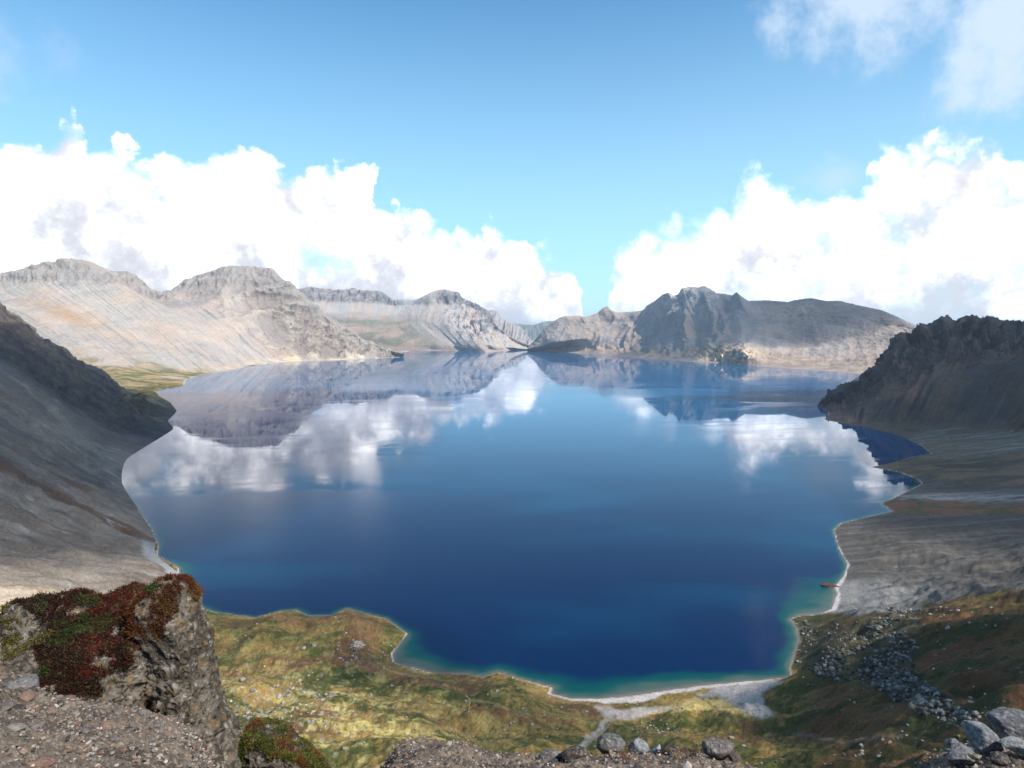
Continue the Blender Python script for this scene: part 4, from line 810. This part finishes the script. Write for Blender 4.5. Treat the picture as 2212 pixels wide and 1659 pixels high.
TAN, GRY, DRK, BLU, RED_, LGT = (.27,.235,.20), (.21,.20,.19), (.10,.085,.075), (.26,.29,.32), (.30,.19,.15), (.42,.41,.39)
for a in [(44,1478,7.5,66,46,GRY,'grey rounded boulder at the foot of the heath on the left',3,0),
          (54,1516,7.2,62,36,TAN,'tan boulder lying just in front of a grey rounded one by the left edge',5,0),
          (101,1514,7.4,24,14,(.28,.30,.28),'small flat greenish grey stone under the red heath',7,.2),
          (32,1600,6.1,60,44,GRY,'large grey boulder on the gravel near the lower left corner',9,.15),
          (22,1562,6.5,46,32,(.36,.30,.24),'pale sandy boulder at the left edge above the large grey one',12,0),
          (10,1532,6.8,34,36,(.085,.05,.035),'dark brown stone at the left edge of the gravel',14,0),
          (104,1640,5.7,54,24,BLU,'bluish grey stone at the very bottom left of the gravel',15,0),
          (207,1546,7.1,24,12,(.08,.085,.10),'dark slate stone on the pale gravel under the outcrop',18,.3),
          (110,1538,6.9,20,12,RED_,'small pinkish stone on the gravel below the heath',19,0),
          (96,1552,6.8,18,12,(.09,.08,.075),'small dark stone beside the pinkish one',23,.3),
          (341,1576,6.9,34,54,(.24,.22,.21),'upright grey stone leaning at the foot of the pillar',25,.1),
          (316,1590,6.8,18,28,(.22,.19,.17),'small brown stone standing left of the upright grey stone',27,0),
          (196,1588,6.4,16,9,(.36,.20,.12),'small orange stone in the middle of the left gravel',28,0),
          (356,1630,6.3,42,22,(.27,.20,.18),'reddish rounded stone low beside the pillar foot',30,0),
          (436,1632,6.6,16,14,(.5,.47,.40),'pale stone at the bottom of the rock pillar',31,0),
          (1326,1606,9.0,66,38,GRY,'broad grey boulder on the ledge above dry twigs',33,0),
          (1381,1604,9.1,44,30,(.36,.38,.39),'pale blue grey pointed boulder right of the broad grey one',35,0),
          (1421,1618,8.9,22,20,(.45,.48,.54),'small bluish white stone between pale pointed and dark brown boulders',36,0),
          (1446,1620,8.7,46,24,(.11,.075,.06),'dark brown boulder in the middle of the ledge',38,0),
          (1550,1614,8.6,64,38,(.22,.19,.175),'rounded grey brown boulder at the right end of the ledge',40,0),
          (1587,1632,8.4,26,20,(.13,.10,.085),'small dark stone touching the rounded grey brown boulder',41,0),
          (1240,1626,8.2,58,40,(.12,.095,.08),'large dark boulder at the bottom middle beside the gully',43,0),
          (1192,1634,8.3,54,32,(.28,.25,.24),'low grey slab left of the large dark boulder',45,-.1),
          (1322,1628,8.3,16,22,(.38,.27,.20),'tan upright stone in front of the broad grey boulder',47,0),
          (1272,1646,8.0,20,16,(.38,.28,.19),'small tan stone right of the large dark boulder',48,0),
          (2192,1560,6.8,98,52,(.24,.24,.25),'large grey slab at the right edge behind the others',50,.25),
          (2121,1584,6.4,88,46,(.33,.34,.35),'long grey boulder with a flat sloping top at lower right',52,.28),
          (2056,1602,6.4,26,24,(.33,.34,.35),'small pale boulder left of the long sloping one',53,0),
          (2204,1606,6.1,58,26,LGT,'light grey boulder at the lower right corner',55,0),
          (2072,1630,6.0,60,44,(.24,.24,.25),'low rough boulder under the long sloping one',58,0),
          (2107,1632,5.7,22,13,(.34,.30,.18),'small yellowish stone in front of the long sloping boulder',59,0),
          (2158,1632,5.8,44,26,(.12,.10,.09),'dark stone at the bottom edge under the light grey boulder',61,0)]:
    boulder(*a[:8], tilt=a[8])

# ------------------------------------------------------------------ boulders and stones on the meadow
def meadow_stones():
    r_ = np.random.default_rng(33)
    def on(X, Y): return on_ground(X, Y)
    protos = []
    for k in range(7):
        p = stone_shape(20, 13, 100 + k, cuts=10, rnd=12, rough=.10, sc=(1, .85, .75))
        me = mesh_obj('boulder', p, grid_faces(13, 20, True), MT_BLD, rock_cols(p, (.34,.31,.27) if k % 2 else (.24,.22,.20), .4, 1, k)); protos.append(me)
    used = set()
    def put(X, Y, sP, label, group=None, k=None, sz=(1, 1, 1), rz=None, cat='boulder'):
        k = r_.integers(0, 7) if k is None else k; q = on(X, Y); s_ = sP*np.hypot(*q[:2])/F*.42
        o = protos[k] if k not in used else protos[k].copy()
        if k in used: C.objects.link(o)
        used.add(k); o.location = q + np.array([0, 0, s_*.25]); o.scale = (s_*sz[0], s_*sz[1], s_*sz[2]); o.rotation_euler = (0, 0, r_.uniform(0, 6.28) if rz is None else rz)
        tag(o, label, cat, group); return o
    for X, Y, sP, lab, sz in [(717,1506,17,'long white block lying on the sunlit meadow',(1.5,.6,.5)),(536,1542,14,'grey standing stone on the meadow right of the pillar',(.8,.8,1.3)),
          (523,1470,16,'grey boulder in the green strip right of the pillar top',(1,1,.9)),(604,1506,18,'round whitish boulder in the stony patch of the meadow',(1.1,1,.8)),
          (545,1493,15,'dark sided boulder above the stony patch',(1,1,.9)),(655,1402,13,'dark grey boulder high on the green meadow bank',(1,1,1)),
          (678,1395,14,'grey boulder just right of the dark one on the green bank',(1,1,1.1)),(633,1488,10,'small red brown boulder on the meadow above the long white block',(1,1,1.2)),
          (695,1460,12,'pinkish upright stone beside the bright grass',(.8,.8,1.3)),(694,1545,13,'white boulder on the yellow slope below the long block',(1,1,.9)),
          (744,1618,11,'pale boulder near the bottom of the yellow slope',(1,1,1)),(676,1538,11,'pale stone left of the white boulder on the yellow slope',(1,1,1)),
          (1118,1488,9,'brown stone on the red mound behind the beach',(1,1,1)),(1580,1594,11,'whitish stone on the bright green turf at right',(1.2,1,.6)),
          (1606,1611,9,'light stone below the whitish one on the green turf',(1.2,1,.6)),(1507,1534,8,'grey stone at the foot of the triangular gravel fan',(1,1,1)),
          (2048,1358,12,'large pale boulder alone on the ochre hillside at right',(1,1,1.1)),(2135,1588,11,'dim grey boulder in the shaded heath',(1,1,.8)),
          (1897,1690,9,'pale angular stone in the shade at the bottom right',(1,1,1.2)),(1960,1590,8,'half buried stone in the dark heath',(1.2,1,.6))]:
        if Y < 1655: put(X, Y, sP, lab, sz=sz)
    # clusters of like boulders
    def cluster(n, cx, cy, sx, sy, s0, s1, label, group, box=None):
        c = 0
        while c < n:
            X, Y = r_.normal(cx, sx), r_.normal(cy, sy)
            if X < 505 or Y > 1650 or X > 2200: continue
            q = on(X, Y)
            if q[1] > 1000 or float(gz(np.array([q[0]]), np.array([q[1]]))[0]) < .8: continue
            sp = s0 + (s1 - s0)*r_.random()**2.2; k = int(r_.integers(0, 7)); f_ = (sp - s0)/(s1 - s0)
            size = 'large' if f_ > .55 else ('middling' if f_ > .2 else 'small'); tone = 'brownish grey' if k % 2 == 0 else 'pale'
            shp = ('blocky', 'flat-faced', 'squat', 'rounded', 'wedge shaped', 'angular', 'lumpy')[k]
            side = ('far ' if Y < cy else 'near ') + ('left' if X < cx else 'right')
            put(X, Y, sp, f'{size} {tone} {shp} boulder, {side} of {label}', group, k=k); c += 1
    cluster(95, 620, 1525, 75, 42, 4, 12, 'stony sunlit meadow patch', 'pale boulders of the stony meadow patch')
    cluster(34, 790, 1420, 45, 28, 4, 10, 'brown headland by the water', 'grey boulders on the brown headland')
    cluster(40, 1405, 1577, 28, 11, 4, 9, 'boulder heap on green turf', 'boulders of the block heap on the turf')
    cluster(40, 1120, 1560, 60, 26, 3, 7, 'dull green middle meadow', 'whitish stones of the middle meadow')
    cluster(26, 2020, 1322, 80, 10, 3, 7, 'upper rim of the right hillside', 'pale boulders along the right rim')
    for k in range(7):
        if k not in used: put(650, 1540, 6, 'pale boulder in the stony patch of the sunlit meadow', 'pale boulders of the stony meadow patch', k=k)
    # block field and small stones
    poly = [(1708,1340),(1745,1336),(1830,1345),(1900,1322),(1990,1300),(2000,1318),(1930,1350),(1985,1390),(1965,1430),(1990,1470),(2060,1520),(2110,1548),(2060,1570),(1990,1548),(1940,1520),(1880,1478),(1800,1474),(1755,1458),(1715,1425),(1722,1395)]
    pts, sz = [], []
    U_, V_ = r_.uniform(1690, 2120, 60000), r_.uniform(1290, 1580, 60000)
    a, b = (U_ - CX)/F, (CY - V_)/F
    # march all rays together
    d = np.stack([a, cos(PITCH) + b*sin(PITCH), -sin(PITCH) + b*cos(PITCH)], -1); t = np.full(len(a), 190.); done = np.zeros(len(a), bool)
    def march(d):
        t = np.full(len(d), 190.); live = np.ones(len(d), bool)
        for _ in range(600):
            q = d*t[:, None] + np.array([0, 0, H]); ab = q[:, 2] > gz(q[:, 0], np.maximum(q[:, 1], 20)); t = np.where(ab, t*1.004, t)
            if not ab.any(): break
        return d*t[:, None] + np.array([0, 0, H])
    q = march(d); f = fbm(q[:, 0]/22, q[:, 1]/22, 3, 4); ok = (sdist(U_ + 22*f, V_ + 14*f, poly) < 0) & (f > -.22) & (q[:, 2] > .5) & (r_.random(len(f)) < .05 + .16*ss(f, -.2, .25))
    q1 = q[ok]; N = len(q1); s1 = (.35 + .95*r_.random(N)**3)
    scatter('block_field', q1, s1, MT_BLD, r_, [col(.13,.135,.12), col(.075,.08,.07), col(.22,.22,.20), col(.045,.045,.04)], 'field of broken grey blocks on the right-hand slope above the water', .8)
    # stones strewn over the rest of the meadow and along the shore
    M = 26000; U_, V_ = r_.uniform(470, 2212, M), r_.uniform(1310, 1655, M); a, b = (U_ - CX)/F, (CY - V_)/F
    q = march(np.stack([a, cos(PITCH) + b*sin(PITCH), -sin(PITCH) + b*cos(PITCH)], -1)); f = fbm(q[:, 0]/18, q[:, 1]/18, 5, 4)
    sd = sdist(q[:, 0], q[:, 1], LKP)
    dens = .02 + .14*ss(fbm(q[:, 0]/7, q[:, 1]/7, 9, 3), .12, .4) + .45*np.exp(-((U_-590)/110)**2 - ((V_-1530)/75)**2) + .10*ss(f, .1, .4) + .18*np.exp(-((U_-800)/80)**2 - ((V_-1400)/45)**2)
    shore = np.maximum(np.exp(-((U_-1722)/30)**2 - ((V_-1385)/60)**2), np.exp(-((U_-1120)/90)**2 - ((V_-1468)/22)**2)); shore = np.maximum(shore, np.exp(-((U_-820)/70)**2 - ((V_-1370)/50)**2))
    dens = dens + shore*(1 - ss(sd, 1, 6))*.95
    ok = (r_.random(M) < dens) & (q[:, 2] > .05) & (sd > .3) & ~((sd < 9) & (shore < .3)) & (f > -.3)
    q2 = q[ok]; N = len(q2); s2 = (.16 + .75*r_.random(N)**4.5)
    scatter('meadow_stones', q2, s2, MT_BLD, r_, [col(.32,.29,.25), col(.25,.22,.19), col(.40,.37,.32), col(.16,.145,.13)], 'small pale stones strewn over the meadow', .7)
meadow_stones()

def crag_and_islet():
    q = on_ground(770, 1398); p = stone_shape(120, 80, 71, cuts=16, rnd=7, rough=.28, sc=(5.2, 4.4, 3.2))
    c = lerp(col(.26,.20,.16), col(.42,.38,.34), ss(fbm(p[..., 0], p[..., 1], p[..., 2], 4), -.2, .3)); o = mesh_obj('crag', p, grid_faces(80, 120, True), MT_BLD, c); o.location = q + np.array([0, 0, .6])
    tag(o, 'hollow reddish grey crag on the brown headland', 'crag')
    q = P3(1793, 1266, z=0.0); p = stone_shape(120, 60, 73, cuts=14, rnd=6, rough=.2, sc=(7.6, 3.0, 2.1)); p = rotz(p, -.25)
    p[..., 2] *= 1 - .35*ss(p[..., 0], 0, 7)
    c = lerp(col(.13,.065,.045), col(.09,.055,.045), ss(fbm(p[..., 0], p[..., 1], p[..., 2], 4), -.2, .3)); o = mesh_obj('islet', p, grid_faces(60, 120, True), MT_BLD, c); o.location = q + np.array([0, 0, .2])
    tag(o, 'small reddish brown rock islet at the edge of the grey gravel shore', 'islet')
crag_and_islet()

# ------------------------------------------------------------------ dry grass stems and twigs at the lip of the ledge
def tube(pts, rad, sides=5):
    pts = np.array(pts, float); n = len(pts); rad = np.broadcast_to(rad, n); t = np.gradient(pts, axis=0); t /= np.linalg.norm(t, axis=1)[:, None]
    a = np.cross(t, [0.3, 1, .1]); a /= np.linalg.norm(a, axis=1)[:, None]; b = np.cross(t, a); th = np.linspace(0, 2*pi, sides + 1)[:-1]
    v = pts[:, None] + rad[:, None, None]*(np.cos(th)[None, :, None]*a[:, None] + np.sin(th)[None, :, None]*b[:, None])
    return v.reshape(-1, 3), grid_faces(n, sides, True)
def merge(L):
    v, f, k = [], [], 0
    for a, b in L: v.append(a); f.append(b + k); k += len(a)
    return np.concatenate(v), np.concatenate(f)
MT_STRAW = leaf_mat(); MT_STRAW.name = 'dry_stalk'
def stem(path, Dm, label, w0=.006, head=True, c=(.30,.22,.10)):
    pts = np.array([P3(X, Y, D=Dm) for X, Y in path]); n = 24; s = np.linspace(0, 1, len(path)); t = np.linspace(0, 1, n)
    pp = np.stack([np.interp(t, s, pts[:, k]) for k in range(3)], -1); base = pp[0].copy()
    root = empty('grass_stem', base); tag(root, label, 'grass'); pp = pp - base
    v, f = tube(pp, np.linspace(w0, w0*.5, n)); mesh_obj('stalk', v, f, MT_STRAW, np.ones((len(v), 3))*col(*c), parent=root)
    if head:
        r_ = np.random.default_rng(int(path[0][0])); L = []
        for k in range(26):
            u = .80 + .2*k/26; q = np.array([np.interp(u, t, pp[:, j]) for j in range(3)]); d = (pp[-1] - pp[-4]); d = d/np.linalg.norm(d)*.8 + r_.normal(size=3)*.45
            L.append(tube([q, q + d*.018, q + d*.036], [.002, .0045, .001], 4))
        v, f = merge(L); mesh_obj('seed_head', v, f, MT_STRAW, np.ones((len(v), 3))*col(.34,.25,.12), parent=root)
stem([(1005,1672),(1008,1620),(1012,1560),(1014,1508)], 8.0, 'tallest dry grass stem standing against the meadow')
stem([(1000,1690),(995,1640),(990,1605),(984,1578)], 7.6, 'short dry grass stem just left of the tallest one', .004)
stem([(1030,1690),(1026,1630),(1026,1590),(1030,1560)], 7.8, 'thin dry grass stem just right of the tallest one', .003)
stem([(930,1690),(924,1650),(917,1610),(908,1580)], 7.8, 'bent dry grass stem over the gravel mound', .0035)
stem([(1240,1700),(1238,1660),(1236,1640)], 7.4, 'short stalk in front of the large dark boulder', .004, False)
stem([(868,1700),(862,1640),(858,1600)], 7.8, 'leftmost thin dry stalk at the lip of the ledge', .003, False)
def twigs(X, Y, Dm, h, n, label, c, seed, lean=0.0):
    r_ = np.random.default_rng(seed); base = P3(X, Y, D=Dm); m = Dm/F; L = []
    for k in range(n):
        a = r_.uniform(-.9, .9) + lean; l = h*m*r_.uniform(.5, 1.0); p0 = np.array([r_.normal(0, .02), r_.normal(0, .03), 0]); p = [p0]
        d = np.array([sin(a), r_.normal(0, .4), cos(a)])
        for i in range(6): d = d + r_.normal(size=3)*.16; d /= np.linalg.norm(d); p.append(p[-1] + d*l/6)
        L.append(tube(p, np.linspace(.006, .002, 7), 4))
        for j in (2, 3, 4):
            d2 = d + r_.normal(size=3)*.7; d2 /= np.linalg.norm(d2); L.append(tube([p[j], p[j] + d2*l*.18, p[j] + (d2 + r_.normal(size=3)*.2)*l*.33], [.003, .002, .0015], 4))
    v, f = merge(L); o = mesh_obj('dry_twigs', v, f, MT_STRAW, np.ones((len(v), 3))*col(*c)); o.location = base; tag(o, label, 'twigs')
twigs(1486, 1640, 8.3, 62, 9, 'bare twiggy shrub standing right of the dark brown boulder', (.13,.075,.045), 2)
twigs(1352, 1656, 8.0, 46, 13, 'low reddish dry twigs in front of the broad grey boulder', (.20,.085,.045), 3)
twigs(1450, 1650, 8.1, 50, 8, 'yellow straw lying over the dark brown boulder', (.34,.24,.10), 4, 1.0)

# ------------------------------------------------------------------ air
def haze():
    m = bpy.data.materials.new('haze_air'); m.use_nodes = True; t = NT(m.node_tree); t.n.clear()
    v = t.new('ShaderNodeVolumePrincipled'); v.inputs['Color'].default_value = (.88, .92, 1.0, 1); v.inputs['Density'].default_value = HAZE; v.inputs['Anisotropy'].default_value = .2
    o = t.new('ShaderNodeOutputMaterial'); t.l.new(v.outputs[0], o.inputs['Volume'])
    x0, x1, y0, y1, z0, z1 = -62000, 62000, -62000, 62000, -47, 770
    vs = [(a, b, c_) for c_ in (z0, z1) for b in (y0, y1) for a in (x0, x1)]
    fs = [(0,2,3,1),(4,5,7,6),(0,1,5,4),(2,6,7,3),(0,4,6,2),(1,3,7,5)]
    tag(mesh_obj('haze', vs, fs, m, smooth=False), 'thin haze filling the crater', kind='stuff')
HAZE = 3.3e-5
haze()
